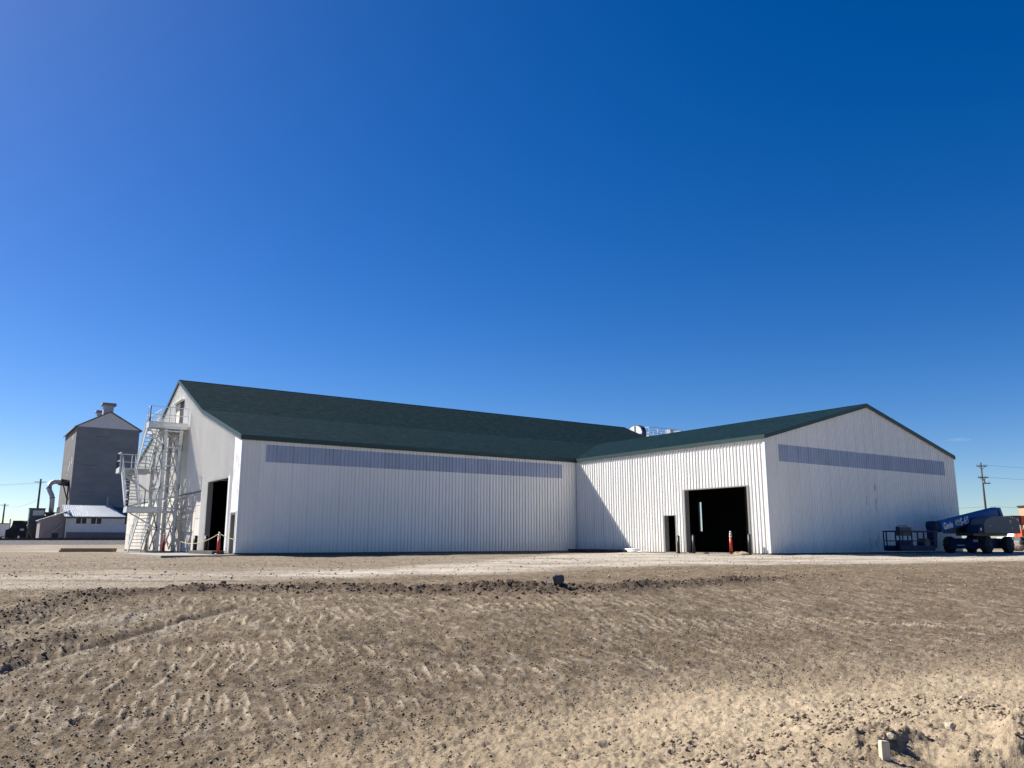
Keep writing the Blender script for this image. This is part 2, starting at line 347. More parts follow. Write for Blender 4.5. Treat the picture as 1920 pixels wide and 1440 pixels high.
def ground_mat():
    m = bpy.data.materials.new('graded_soil'); m.use_nodes = True; t = m.node_tree; b = t.nodes['Principled BSDF']; L = t.links.new; N = t.nodes.new
    b.inputs['Roughness'].default_value = .95; b.inputs['Specular IOR Level'].default_value = .15
    tc = N('ShaderNodeTexCoord')
    def noise(s, d=6, r=.65, st=None, rot=0.):
        n = N('ShaderNodeTexNoise'); n.inputs['Scale'].default_value = s; n.inputs['Detail'].default_value = d; n.inputs['Roughness'].default_value = r
        if st:
            mp = N('ShaderNodeMapping'); mp.inputs['Rotation'].default_value = (0, 0, -YAW+rot); mp.inputs['Scale'].default_value = st; L(tc.outputs['Object'], mp.inputs[0]); L(mp.outputs[0], n.inputs[0])
        else: L(tc.outputs['Object'], n.inputs[0])
        return n.outputs[0]
    def ramp(v, a, c, lo=0, hi=1):
        q = N('ShaderNodeMapRange'); L(v, q.inputs[0]); q.inputs[1].default_value = a; q.inputs[2].default_value = c; q.inputs[3].default_value = lo; q.inputs[4].default_value = hi; return q.outputs[0]
    def mix(f, a, c):
        q = N('ShaderNodeMix'); q.data_type = 'RGBA'
        if isinstance(f, float): q.inputs[0].default_value = f
        else: L(f, q.inputs[0])
        for i, v in ((6, a), (7, c)):
            if isinstance(v, tuple): q.inputs[i].default_value = (*v, 1)
            else: L(v, q.inputs[i])
        return q.outputs[2]
    def mul(a, c):
        q = N('ShaderNodeMath'); q.operation = 'MULTIPLY'; L(a, q.inputs[0])
        if isinstance(c, float): q.inputs[1].default_value = c
        else: L(c, q.inputs[1])
        return q.outputs[0]
    def att(n):
        a = N('ShaderNodeAttribute'); a.attribute_name = n; return a.outputs['Fac']
    n1 = noise(.5, 8); n2 = noise(9, 8, .75); n3 = noise(45, 4, .7); n4 = noise(1.4, 6, .7, (.25, 1.6, 1)); n5 = noise(27, 5, .75); n6 = noise(1, 6, .68, (8.5, 2.3, 1), -.398); n7 = noise(3.2, 6, .7)
    brown = mix(ramp(n1, .35, .65), (.132, .095, .056), (.182, .136, .083))
    brown = mix(ramp(n2, .42, .7, 0, .7), brown, (.2, .16, .118))
    brown = mix(ramp(n3, .48, .66, 0, .8), brown, (.04, .029, .02)); brown = mix(ramp(n5, .56, .7, 0, .75), brown, (.27, .215, .155))
    brown = mix(ramp(n6, .49, .36, 0, .8), brown, (.05, .036, .024)); brown = mix(mul(ramp(n6, .55, .64, 0, .95), ramp(n7, .42, .56)), brown, (.32, .26, .19))
    pale = mix(ramp(n4, .35, .7), (.33, .29, .235), (.5, .45, .375))
    pale = mix(ramp(n3, .52, .68, 0, .65), pale, (.16, .13, .1)); pale = mix(ramp(n5, .58, .7, 0, .6), pale, (.6, .54, .45))
    road = mix(ramp(n2, .35, .7), (.31, .24, .155), (.46, .37, .26))
    road = mix(ramp(n3, .52, .7, 0, .55), road, (.15, .113, .076)); road = mix(ramp(n7, .55, .68, 0, .5), road, (.2, .155, .11)); road = mix(ramp(n5, .56, .7, 0, .6), road, (.5, .4, .275))
    damp = mix(ramp(n2, .35, .65), (.045, .031, .022), (.12, .085, .06))
    c = mix(att('road'), brown, road)
    c = mix(att('pale'), c, pale)
    c = mix(att('damp'), c, damp)
    L(c, b.inputs['Base Color'])
    bp = N('ShaderNodeBump'); bp.inputs['Strength'].default_value = .9; bp.inputs['Distance'].default_value = .02
    ad = N('ShaderNodeMath'); ad.operation = 'ADD'; L(n5, ad.inputs[0]); L(mul(n3, .6), ad.inputs[1])
    L(ad.outputs[0], bp.inputs['Height']); L(bp.outputs[0], b.inputs['Normal'])
    return m
M['ground'] = ground_mat()

def grid_mesh(name, X, D, m):
    h, pale, damp, road = terrain(X, D)
    nr, nc = X.shape
    co = np.empty((nr*nc, 3), np.float32)
    co[:, 0] = (CAM[0]+X*RX+D*FX).ravel(); co[:, 1] = (CAM[1]+X*RY+D*FY).ravel(); co[:, 2] = h.ravel()
    i = np.arange(nr*nc).reshape(nr, nc)
    q = np.stack([i[:-1, :-1], i[:-1, 1:], i[1:, 1:], i[1:, :-1]], -1).reshape(-1, 4)
    me = bpy.data.meshes.new(name)
    me.vertices.add(nr*nc); me.vertices.foreach_set('co', co.ravel())
    me.loops.add(q.size); me.loops.foreach_set('vertex_index', q.ravel().astype(np.int32))
    me.polygons.add(len(q)); me.polygons.foreach_set('loop_start', np.arange(0, q.size, 4, dtype=np.int32)); me.polygons.foreach_set('loop_total', np.full(len(q), 4, np.int32))
    me.update(calc_edges=True)
    for nme, a in (('pale', pale), ('damp', damp), ('road', road)):
        at = me.attributes.new(nme, 'FLOAT', 'POINT'); at.data.foreach_set('value', a.ravel().astype(np.float32))
    me.polygons.foreach_set('use_smooth', np.ones(len(q), bool))
    me.materials.append(M[m]); o = bpy.data.objects.new(name, me); C.objects.link(o); return o
tc_ = np.concatenate([-np.geomspace(14, .76, 46), np.linspace(-.75, .75, 820), np.geomspace(.76, 14, 46)])
dr = np.concatenate([np.geomspace(2.5, 26, 500), np.geomspace(26, 120, 130)[1:], np.geomspace(120, 6000, 40)[1:]])
T_, D_ = np.meshgrid(tc_, dr)
g = grid_mesh('ground', T_*D_, D_, 'ground'); tag(g, kind='structure')
xb = np.linspace(-80, 80, 60); db_ = np.linspace(-60, 2.5, 40); XB, DB = np.meshgrid(xb, db_)
g2 = grid_mesh('dirt_road', XB, DB, 'ground'); tag(g2, kind='structure'); 

def ground_z(u, v):
    dx, dy = u-CAM[0], v-CAM[1]; x = dx*RX+dy*RY; d = dx*FX+dy*FY
    return float(terrain(np.array([x]), np.array([d]))[0][0])

# ------------------------------------------------------------------ the long white building
LA, LB, LC = 22.63, 15.715, 19.2; H = 6.1; VB, HB, VR, HR, HC = 8.75, 8.59, 16.04, 11.68, 8.63
bld = thing('metal_building', 'long L shaped white ribbed metal building with green shingle roofs', 'building')
RIB = .02286*10; PW = RIB*4
def clip_panels(O, e, n, s0, s1, z0, top, holes, name, m, kinks=(), pane=None, off=0., kids=None):
    """ribbed sheets along a wall: O origin, e direction, n outward normal; top(s) gives the upper edge; each sheet is a part"""
    O = Vector(O); e = Vector(e); n = Vector(n)
    k = 0; a = s0; out = []
    while a < s1-1e-4:
        b = min(a+PW, s1); jit = .0015*((k*7) % 3)
        pts = {a: -.012, min(a+.018, b-.01): -.012, min(a+.02, b-.008): 0., b: .0}
        for r in range(-1, 5):
            c = a+.075+r*RIB
            for ds, hh in ((-.036, 0), (-.017, .03), (.017, .03), (.036, 0)):
                if a < c+ds < b: pts[c+ds] = hh*1.3
        ks = sorted(pts); hv = [pts[q] for q in ks]
        cuts = sorted(set([q for q in ks]+[q for q in kinks if a < q < b]+[q for hl in holes for q in hl[:2] if a < q < b]+([q for q in pane[:2] if a < q < b] if pane else [])))
        S = MB(); P = MB()
        for i in range(len(cuts)-1):
            p, q = cuts[i], cuts[i+1]; mid = (p+q)/2
            op, oq = np.interp(p, ks, hv), np.interp(q, ks, hv)
            segs = [(z0, None)]
            for hl in holes:
                if hl[0] < mid < hl[1]:
                    ns = []
                    for lo, hi in segs:
                        H_ = 99 if hi is None else hi
                        if hl[2] > lo: ns.append((lo, min(H_, hl[2])))
                        if hl[3] < H_: ns.append((max(lo, hl[3]), hi))
                    segs = ns
            for lo, hi in segs:
                zp = top(p) if hi is None else hi; zq = top(q) if hi is None else hi
                parts = [(lo, zp, zq, S, 0)]
                if pane and pane[0] < mid < pane[1] and hi is None:
                    parts = [(lo, pane[2], pane[2], S, 0), (pane[2], pane[3], pane[3], P, .006), (pane[3], zp, zq, S, 0)]
                for l_, a1, a2, B_, of in parts:
                    if max(a1, a2) <= l_+1e-4: continue
                    vp = O+e*p+n*(op+jit+of+off); vq = O+e*q+n*(oq+jit+of+off)
                    Z = Vector((0, 0, 1))
                    B_.poly([vp+Z*l_, vq+Z*l_, vq+Z*max(a2, l_), vp+Z*max(a1, l_)])
        if S.v: out.append(S.build(name, m, bld))
        if P.v:
            # the pane gets its own edge returns so that it sits proud of the siding
            out.append(P.build('skylight_panel', 'pane', bld))
        a = b; k += 1
    return out
def pw(pts): 
    xs, ys = zip(*pts); return lambda s: float(np.interp(s, xs, ys))
# long front wall, its band of translucent panels under the eave
clip_panels((-LA, 0, 0), (1, 0, 0), (0, -1, 0), 0, LA, .06, lambda s: H-.02, [], 'siding_panel', 'siding', pane=(1.28, 21.4, 4.83, 5.76))
# wing side wall with the man door and the roll-up opening
BDOOR = (9.84, 14.5, 0, 3.55); BMAN = (8.18, 9.17, 0, 2.14)
clip_panels((0, 0, 0), (0, -1, 0), (-1, 0, 0), 0, LB, .04, lambda s: H-.02, [BDOOR, BMAN], 'siding_panel', 'siding')
# wing gable end with its band
gt = pw([(0, H), (LC/2, HC), (LC, H)])
clip_panels((0, -LB, 0), (1, 0, 0), (0, -1, 0), 0, LC, .04, lambda s: gt(s)-.02, [], 'siding_panel', 'siding', kinks=(LC/2,), pane=(1.14, 18.03, 4.85, 5.76))
# left gable end
AT = [(0, H), (VB, HB), (VR, HR), (2*VR-VB, HB), (2*VR, H)]; at_ = pw(AT)
LDOOR = (2.05, 6.4, -1, 4.07); HOIST = (14.2, 16.5, 8.2, 10.12)
clip_panels((-LA, 0, 0), (0, 1, 0), (-1, 0, 0), 1.38, 7.75, .04, lambda s: at_(s)-.02, [LDOOR], 'siding_panel', 'siding')
clip_panels((-LA, 0, 0), (0, 1, 0), (-1, 0, 0), 7.75, 2*VR, 3.64, lambda s: at_(s)-.02, [HOIST], 'siding_panel', 'siding', kinks=(VB, VR, 2*VR-VB))
# right gable and back walls
clip_panels((LC, -LB, 0), (0, 1, 0), (1, 0, 0), 0, LB, .04, lambda s: H-.02, [], 'siding_panel', 'siding')
clip_panels((LC, 0, 0), (0, 1, 0), (1, 0, 0), 0, 2*VR, .04, lambda s: at_(s)-.02, [(6.24, 6.52, 1.55, 4.05)], 'siding_panel', 'siding', kinks=(VB, VR, 2*VR-VB))
clip_panels((LC, 2*VR, 0), (-1, 0, 0), (0, 1, 0), 0, LC+LA, .04, lambda s: H-.02, [], 'siding_panel', 'siding')
# inner liner sheets give the walls their thickness
b = MB()
b.box(-LA+.05, -.16, .05, .16, 0, H-.05)
for (y0, y1, z0, z1) in ((-BMAN[0], .16, 0, H-.05), (-BDOOR[0], -BMAN[1], 0, H-.05), (-LB+.05, -BDOOR[1], 0, H-.05), (-BMAN[1], -BMAN[0], BMAN[3], H-.05), (-BDOOR[1], -BDOOR[0], BDOOR[3], H-.05)):
    b.box(.05, .16, y0+.0015, y1-.0015, z0, z1)
b.box(.17, LC-.05, -LB+.05, -LB+.16, 0, H-.05)
b.box(LC-.16, LC-.05, -LB+.17, 6.2, 0, H-.05); b.box(LC-.16, LC-.05, 6.56, 2*VR-.05, 0, H-.05)
b.box(LC-.16, LC-.05, 6.2, 6.56, 4.08, H-.05); b.box(LC-.16, LC-.05, 6.2, 6.56, 0, 1.52)
b.box(-LA+.05, LC-.17, 2*VR-.16, 2*VR-.05, 0, H-.05)
b.box(-LA+.05, -LA+.16, .17, .3, 0, H-.05); b.box(-LA+.05, -LA+.16, 1.18, 2.05, 0, H-.05); b.box(-LA+.05, -LA+.16, 6.4, 2*VR-.17, 0, H-.05)
b.box(-LA+.05, -LA+.16, 2.053, 6.397, 4.07, H-.05); b.box(-LA+.05, -LA+.16, .303, 1.177, 2.06, H-.05)
b.build('wall_liner', 'dark_in', bld)
MB().box(-LA+.17, LC-.17, .17, 2*VR-.17, -.1, .03).box(.17, LC-.17, -LB+.17, .165, -.1, .028).build('floor_slab', 'conc_dark', bld)
MB().box(-14.2, -14.05, .4, 17, .03, 5.8).build('partition_wall', 'dark_in', bld)
for y in (-13, -6.5, 4, 11): MB().box(LC/2-.1, LC/2+.1, y-.1, y+.1, .03, 8.4).build('interior_column', 'steel', bld)
# foundation strip, the skirt's shadow carried by its dark colour
MB().box(-LA-.02, .05, -.05, .04, -.35, .06).box(-.05, .04, -LB-.0, -.052, -.35, .04).box(-.02, LC+.03, -LB-.05, -LB+.04, -.35, .042).box(-LA-.04, -LA+.04, .042, 2*VR, -.35, .035).build('foundation', 'conc_dark', bld)
# corner and eave trims
def tr(x, y, z0, z1, n='corner_trim', m='white_trim', s=.07): MB().box(x-s, x+s, y-s, y+s, z0, z1).build(n, m, bld)
tr(-LA+.03, .03, .07, H-.06); tr(.03, -LB+.03, .05, H-.06); tr(LC-.03, -LB+.03, .05, H-.06)
MB().box(-.035, -.004, -.06, -.036, .06, H-.06).build('inside_corner_trim', 'navy', bld)
# sheathing boards below the lap line of the left gable
k = 0; y = 7.75
while y < 2*VR-.1:
    y2 = min(y+1.22, 2*VR); z = .0; hs_ = (1.22, 2.44) if k % 2 else (2.0, 2.8)
    for zt in (*hs_, 3.6):
        MB().box(-LA-.012-.004*((k+int(z*3)) % 3), -LA+.02, y+.012, y2-.012, z+.012 if z else .04, zt-.012).build('sheathing_board', 'board', bld); z = zt
    y = y2; k += 1
MB().box(-LA-.05, -LA+.0, 7.75, 2*VR, 3.6, 3.65).build('lap_flashing', 'navy', bld)
MB().box(-LA-.045, -LA+.0, 7.7, 7.75, .04, 3.6).build('edge_trim', 'white_trim', bld)
# house wrap strip at the front corner
b = MB()
for (y0, y1, z0, fn) in ((.02, .3, .05, at_), (.3, 1.18, 2.12, at_), (1.18, 1.38, .05, at_)):
    b.hexa([(-LA-.012, y0, z0), (-LA+.01, y0, z0), (-LA+.01, y1, z0), (-LA-.012, y1, z0)], [(-LA-.012, y0, fn(y0)-.03), (-LA+.01, y0, fn(y0)-.03), (-LA+.01, y1, fn(y1)-.03), (-LA-.012, y1, fn(y1)-.03)])
o = b.build('house_wrap', 'wrap', bld); o['label'] = 'printed white house wrap strip at the corner'
# door frames
def frame_x(u, y0, y1, z1, m, w_=.1, dep=.22, sill=False, zb=0., out=.03, n='door_frame'):
    s = 1 if u > -10 else 1
    f_ = MB().box(u-out, u+dep, y0-w_*.2, y0+w_, zb, z1).box(u-out, u+dep, y1-w_, y1+w_*.2, zb, z1).box(u-out, u+dep, y0-w_*.2, y1+w_*.2, z1+.002, z1+w_*.6)
    return f_.build(n, m, bld)
frame_x(0, -BDOOR[1], -BDOOR[0], 3.55, 'jamb', .09, .3, out=.045); frame_x(0, -BMAN[1], -BMAN[0], 2.14, 'jamb', .06, .3, out=.045)
frame_x(-LA, 2.05, 6.4, 4.07, 'jamb', .07, .26); frame_x(-LA, .3, 1.18, 2.05, 'jamb', .06, .35)
MB().box(-LA-.05, -LA-.014, 1.2, 1.3, .04, 2.15).box(-LA-.05, -LA-.014, .2, .28, .04, 2.15).box(-LA-.05, -LA-.014, .2, 1.3, 2.152, 2.22).build('door_casing', 'white_trim', bld)
MB().box(-LA-.055, -LA-.0, 1.72, 2.03, .04, 4.15).build('door_side_trim', 'white_trim', bld)
MB().box(-.06, .3, -BDOOR[1]+.1, -BDOOR[0]-.1, -.05, .05).build('door_threshold', 'conc', bld); MB().box(-.06, .3, -BMAN[1]+.06, -BMAN[0]-.06, -.05, .05).build('door_threshold', 'conc', bld)
# hoist door high in the gable
d_ = MB().box(-LA-.01, -LA+.05, 15.35, 16.45, 8.22, 10.05).build('loft_doorway_half', 'board', bld)
MB().box(-LA-.03, -LA+.02, 15.28, 15.35, 8.22, 10.05).build('loft_door_post', 'jamb', bld)
MB().box(-LA-.0, -LA+.05, 14.22, 15.28, 8.22, 10.05).build('loft_doorway_half', 'dark_brown', bld)  # open half: dark sheet coloured as the shade inside the doorway
MB().hexa([(-LA-.3, 14.05, 10.1), (-LA, 14.05, 10.16), (-LA, 16.95, 10.16), (-LA-.3, 16.95, 10.1)], [(-LA-.3, 14.05, 10.15), (-LA, 14.05, 10.22), (-LA, 16.95, 10.22), (-LA-.3, 16.95, 10.15)]).build('door_canopy', 'white_trim', bld)
# roofs
OV = .1; RT = .1
def slab(x0, x1, pa, pb, name, m):
    (ya, za), (yb, zb) = pa, pb
    return MB().hexa([(x0, ya, za), (x1, ya, za), (x1, yb, zb), (x0, yb, zb)], [(x0, ya, za+RT), (x1, ya, za+RT), (x1, yb, zb+RT), (x0, yb, zb+RT)]).build(name, m, bld)
sl1 = (HB-H)/VB
P0, P1, P2, P3, P4 = (-OV, H-sl1*OV+.02), (VB, HB+.02), (VR, HR+.02), (2*VR-VB, HB+.02), (2*VR+OV, H-sl1*OV+.02)
for a, c in ((P0, P1), (P1, P2), (P2, P3), (P3, P4)): slab(-LA-OV, LC+OV, a, c, 'roof_slope', 'shingle')
s2 = (HC-H)/(LC/2)
def slab_x(y0, y1, pa, pb, name, m):
    (xa, za), (xb, zb) = pa, pb
    return MB().hexa([(xa, y0, za), (xb, y0, zb), (xb, y1, zb), (xa, y1, za)], [(xa, y0, za+RT), (xb, y0, zb+RT), (xb, y1, zb+RT), (xa, y1, za+RT)]).build(name, m, bld)
slab_x(-LB-OV, VB+.05, (-OV, H-s2*OV+.02), (LC/2, HC+.02), 'roof_slope', 'shingle2'); slab_x(-LB-OV, VB+.05, (LC/2, HC+.02), (LC+OV, H-s2*OV+.02), 'roof_slope', 'shingle2')
# fascias
MB().box(-LA-OV-.02, .0, -OV-.03, -OV-.002, H-.16, H+.1).build('eave_fascia', 'green_trim', bld)
MB().box(-LA-OV, -.0, -OV, -.036, H-.08, H-.045).build('soffit', 'green_trim', bld)
MB().box(-OV-.03, -OV-.002, -LB-OV-.02, -OV-.035, H-.13, H+.09).build('eave_fascia', 'green_trim', bld)
MB().box(-OV, -.035, -LB-OV, -OV-.04, H-.08, H-.045).build('soffit', 'white_trim', bld)
MB().box(LC+OV+.002, LC+OV+.03, -LB-OV-.02, 0, H-.13, H+.09).build('eave_fascia', 'green_trim', bld)
def rake_y(x, pts, wd=.2):
    for (ya, za), (yb, zb) in zip(pts, pts[1:]):
        MB().hexa([(x, ya, za-wd+.1), (x+.03, ya, za-wd+.1), (x+.03, yb, zb-wd+.1), (x, yb, zb-wd+.1)], [(x, ya, za+RT+.015), (x+.03, ya, za+RT+.015), (x+.03, yb, zb+RT+.015), (x, yb, zb+RT+.015)]).build('rake_fascia', 'green_trim', bld)
rake_y(-LA-OV-.032, [P0, P1, P2, P3, P4]); rake_y(LC+OV+.002, [P0, P1, P2, P3, P4])
def rake_x(y, pts, wd=.22):
    for (xa, za), (xb, zb) in zip(pts, pts[1:]):
        MB().hexa([(xa, y, za-wd+.1), (xb, y, zb-wd+.1), (xb, y+.03, zb-wd+.1), (xa, y+.03, za-wd+.1)], [(xa, y, za+RT+.015), (xb, y, zb+RT+.015), (xb, y+.03, zb+RT+.015), (xa, y+.03, za+RT+.015)]).build('rake_fascia', 'green_trim', bld)
rake_x(-LB-OV-.032, [(-OV, H-s2*OV+.02), (LC/2, HC+.02), (LC+OV, H-s2*OV+.02)])
MB().hexa([(-LA-OV, VR-.14, HR+.065), (LC+OV, VR-.14, HR+.065), (LC+OV, VR+.14, HR+.065), (-LA-OV, VR+.14, HR+.065)], [(-LA-OV, VR-.01, HR+.15), (LC+OV, VR-.01, HR+.15), (LC+OV, VR+.01, HR+.15), (-LA-OV, VR+.01, HR+.15)]).build('ridge_cap', 'shingle', bld)
MB().hexa([(LC/2-.14, -LB-OV, HC+.09), (LC/2+.14, -LB-OV, HC+.09), (LC/2+.14, VB, HC+.09), (LC/2-.14, VB, HC+.09)], [(LC/2-.01, -LB-OV, HC+.15), (LC/2+.01, -LB-OV, HC+.15), (LC/2+.01, VB, HC+.15), (LC/2-.01, VB, HC+.15)]).build('ridge_cap', 'shingle2', bld)

# ------------------------------------------------------------------ galvanised stair tower by the left gable
st = thing('stair_tower', 'galvanised steel stair tower with three flights against the left gable', 'stair tower', (-24, 13.5, -.05))
SO = Vector((-24, 13.5, -.05))
def L_(p): return Vector(p)-SO
def sbar(name, p, q, w_, h_=None, m='steel', par=None): return MB().bar(L_(p), L_(q), w_, h_).build(name, m, par or st)
U0, U1, V0, V1 = -24.2, -23.02, 12.05, 15.3; ZT = 7.75
legs = {}
for i, (x, y) in enumerate(((U0, V0), (U1, V0), (U1, V1), (U0, V1))):
    sx_, sy_ = (1 if x == U0 else -1), (1 if y == V0 else -1)
    MB().angle(L_((x, y, 0)), L_((x, y, ZT)), .23, .02, (sx_, 0, 0), (0, sy_, 0)).build('leg', 'steel', st)
    MB().box(*sum(([a-.14, a+.14] for a in L_((x, y, 0))[:2]), []), .0, .02).build('base_plate', 'steel', st)
zs = [0.12, 1.45, 2.75, 4.1, 5.4, 6.6, ZT-.1]
faces = [((U0, V0), (U1, V0)), ((U1, V0), (U1, V1)), ((U0, V0), (U0, V1)), ((U0, V1), (U1, V1))]
for fi, (a, c) in enumerate(faces):
    a = Vector(a); c = Vector(c)
    for k in range(len(zs)-1):
        z0, z1 = zs[k], zs[k+1]
        sbar('strut', (*a, z1), (*c, z1), .075)
        if fi in (0, 3):
            sbar('brace', (*a, z0), (*c, z1), .12, .016); sbar('brace', (*c, z0), (*a, z1-.0), .12, .016)
        else:
            m_ = (a+c)/2
            sbar('brace', (*a, z0), (*m_, z1), .085, .014); sbar('brace', (*m_, z1), (*c, z0), .085, .014); sbar('brace', (*a, z1-.02), (*m_, z0+.02), .08, .014); sbar('brace', (*m_, z0+.02), (*c, z1-.02), .08, .014)
    for z in zs[1:-1:2]:
        for p in (a, c):
            sbar('gusset_plate', (p.x+(.02 if p.x < -24 else -.02), p.y-.012 if p.y < 13 else p.y+.012, z-.16), (p.x+(.02 if p.x < -24 else -.02), p.y-.012 if p.y < 13 else p.y+.012, z+.16), .24, .012)
# mid posts that carry the landings
for y in (15.5, 16.4): sbar('knee_brace', (-25.9, y, 5.15), (-24.2, 15.3, 3.9), .08)
def deck(x0, x1, y0, y1, z, fas=.22, name='landing', joists=3):
    d0 = MB(); a = L_((x0, y0, z)); c = L_((x1, y1, z))
    d0.box(a.x, c.x, a.y, c.y, a.z-.04, a.z)
    o = d0.build(name, 'grating', st)
    for (p, q) in (((x0, y0), (x1, y0)), ((x1, y0), (x1, y1)), ((x1, y1), (x0, y1)), ((x0, y1), (x0, y0))):
        MB().bar(L_((*p, z-fas/2)), L_((*q, z-fas/2)), .05, fas+.09).build('channel_edge', 'steel', o)
    for j in range(joists):
        yy = y0+(y1-y0)*(j+1)/(joists+1)
        MB().bar(L_((x0, yy, z-.13)), L_((x1, yy, z-.13)), .05, .16).build('joist', 'steel', o)
    return o
l1 = deck(-26.05, -24.3, 11.55, 12.75, 2.68); l2 = deck(-26.1, -24.3, 15.35, 16.65, 5.38); tp = deck(-24.28, -22.75, 12.1, 17.0, 8.1, .26, 'platform', 5); tp2 = deck(-25.15, -24.3, 11.9, 12.75, 8.1, .26, 'platform', 1)
for y in (12.1, 15.6): sbar('support_beam', (-26.05, y+.1, 2.5 if y < 13 else 5.2), (-23.0, y+.1, 2.5 if y < 13 else 5.2), .08, .16)
sbar('knee_brace', (-25.9, 12.1, 2.45), (-24.25, 12.1, 1.5), .07); sbar('knee_brace', (-25.1, 12.3, 7.85), (-24.25, 12.3, 6.7), .07)
def rail(pts, hh=1.07, posts=1.0, par=None, base_to=None):
    r = MB()
    par = par or st
    o = None
    for a, c in zip(pts, pts[1:]):
        a = Vector(a); c = Vector(c)
        q = MB().bar(L_(a+Vector((0, 0, hh))), L_(c+Vector((0, 0, hh))), .045).build('top_rail', 'steel', par)
        MB().bar(L_(a+Vector((0, 0, hh*.52))), L_(c+Vector((0, 0, hh*.52))), .038).build('mid_rail', 'steel', par)
        n = max(1, round((c-a).length/posts))
        for k in range(n+1):
            p = a+(c-a)*k/n
            MB().bar(L_(p), L_(p+Vector((0, 0, hh+.02))), .045).build('rail_post', 'steel', par)
        if abs(a.z-c.z) < .01: MB().bar(L_(a+Vector((0, 0, .05))), L_(c+Vector((0, 0, .05))), .012, .1).build('toe_board', 'steel', par)
rail([(-25.12, 12.72, 8.1), (-25.12, 11.92, 8.1), (-22.8, 11.98, 8.1)]); rail([(-24.26, 12.85, 8.1), (-24.26, 16.98, 8.1), (-22.8, 16.98, 8.1)])
rail([(-25.1, 11.57, 2.68), (-24.32, 11.57, 2.68)], posts=.8); rail([(-26.03, 12.72, 2.68), (-26.03, 11.57, 2.68), (-25.1, 11.57, 2.68)])
rail([(-26.08, 15.4, 5.38), (-26.08, 16.63, 5.38), (-24.32, 16.63, 5.38)]); rail([(-24.32, 15.6, 5.38), (-24.32, 16.63, 5.38)])
def flight(x0, x1, ya, za, yb, zb, n):
    f = MB().bar(L_((x0, ya, za)), L_((x0, yb, zb)), .05, .26).build('stair_flight', 'steel', st)
    MB().bar(L_((x1, ya, za)), L_((x1, yb, zb)), .05, .26).build('stringer', 'steel', f)
    for k in range(n):
        t = (k+.5)/n; y = ya+(yb-ya)*t; z = za+(zb-za)*t
        c = L_((0, y, z)); MB().box(L_((x0+.03, 0, 0)).x, L_((x1-.03, 0, 0)).x, c.y-.12, c.y+.12, c.z, c.z+.035).build('tread', 'grating', f)
    for x in (x0, x1):
        for hh in (.95, .5):
            MB().bar(L_((x, ya, za+hh)), L_((x, yb, zb+hh)), .042).build('handrail', 'steel', f)
        for t in (.04, .35, .68, .97):
            y = ya+(yb-ya)*t; z = za+(zb-za)*t; MB().bar(L_((x, y, z)), L_((x, y, z+.96)), .042).build('handrail_post', 'steel', f)
flight(-25.08, -24.33, 15.9, 0.02, 12.75, 2.6, 12); flight(-25.98, -25.2, 12.75, 2.7, 15.35, 5.3, 12); flight(-25.08, -24.35, 15.35, 5.4, 12.75, 8.02, 12)
# hoist motor standing on the platform
MB().box(*[q for a in (0, 1) for q in (L_((-23.9, 15.0, 0))[a]-.18, L_((-23.9, 15.0, 0))[a]+.18)], L_((0, 0, 8.1)).z, L_((0, 0, 8.75)).z).build('hoist_motor', 'steel', st)

# ------------------------------------------------------------------ second tower and elevator head beyond the right end
et = thing('elevator_head', 'rounded white elevator head rising behind the green roofs', 'elevator head', (20.1, 15.1, 0))
prof = [(-1.0, 10.2), (-1.0, 11.25), (-.82, 11.6), (-.5, 11.82), (0, 11.92), (.5, 11.82), (.82, 11.6), (1.0, 11.25), (1.0, 10.2)]
MB().prism(prof, 'x', -.33, .15).build('head_housing', 'white_trim', et)
rp = MB()
for (a, c) in zip(prof, prof[1:]):
    rp.hexa([(-.3, *a), (.2, *a), (.2, *c), (-.3, *c)], [(-.3, a[0]*1.07, a[1]+.07*(a[1] > 10.5)), (.2, a[0]*1.07, a[1]+.07*(a[1] > 10.5)), (.2, c[0]*1.07, c[1]+.07*(c[1] > 10.5)), (-.3, c[0]*1.07, c[1]+.07*(c[1] > 10.5))])
rp.build('head_rim', 'navy', et)
MB().box(-.37, -.332, -.1, .0, 10.2, 11.88).box(-.365, -.334, -.95, -.1, 10.95, 11.03).box(-.42, -.335, .15, .42, 10.85, 11.15).build('head_strap', 'navy', et)
MB().box(-.2, .25, -.9, -.35, 0, 10.2).box(-.2, .25, .35, .9, 0, 10.2).build('leg_casing', 'white_trim', et)
pt = thing('roof_platform', 'pale galvanised railed platform tower beyond the right end of the roof', 'platform', (23, 15, 0))
for x in (-2.0, 2.2):
    for y in (-.8, .8): MB().bar((x, y, 0), (x, y, 10.55), .12).build('leg', 'steel', pt)
for z in (2, 4, 6, 8, 10): 
    for y in (-.8, .8):
        MB().bar((-2, y, z-1.9), (2.2, y, z), .07).build('brace', 'steel', pt); MB().bar((2.2, y, z-1.9), (-2, y, z), .07).build('brace', 'steel', pt)
MB().box(-2.2, 2.4, -.9, .9, 10.5, 10.68).build('deck', 'grating', pt)
for y in (-.88, .88):
    MB().bar((-2.2, y, 11.75), (2.4, y, 11.75), .06).build('top_rail', 'steel', pt); MB().bar((-2.2, y, 11.2), (2.4, y, 11.2), .05).build('mid_rail', 'steel', pt)
    for x in (-2.2, -1.05, .1, 1.25, 2.4): MB().bar((x, y, 10.6), (x, y, 11.77), .06).build('rail_post', 'steel', pt)
for x in (-2.2, 2.4): MB().bar((x, -.88, 11.75), (x, .88, 11.75), .06).build('top_rail', 'steel', pt)
for x in (-2.2, 2.4): MB().bar((x, -.88, 11.2), (x, .88, 11.2), .05).build('mid_rail', 'steel', pt)
MB().box(1.1, 1.6, -.5, .1, 10.68, 11.85).build('control_cabinet', 'tin_light', pt)
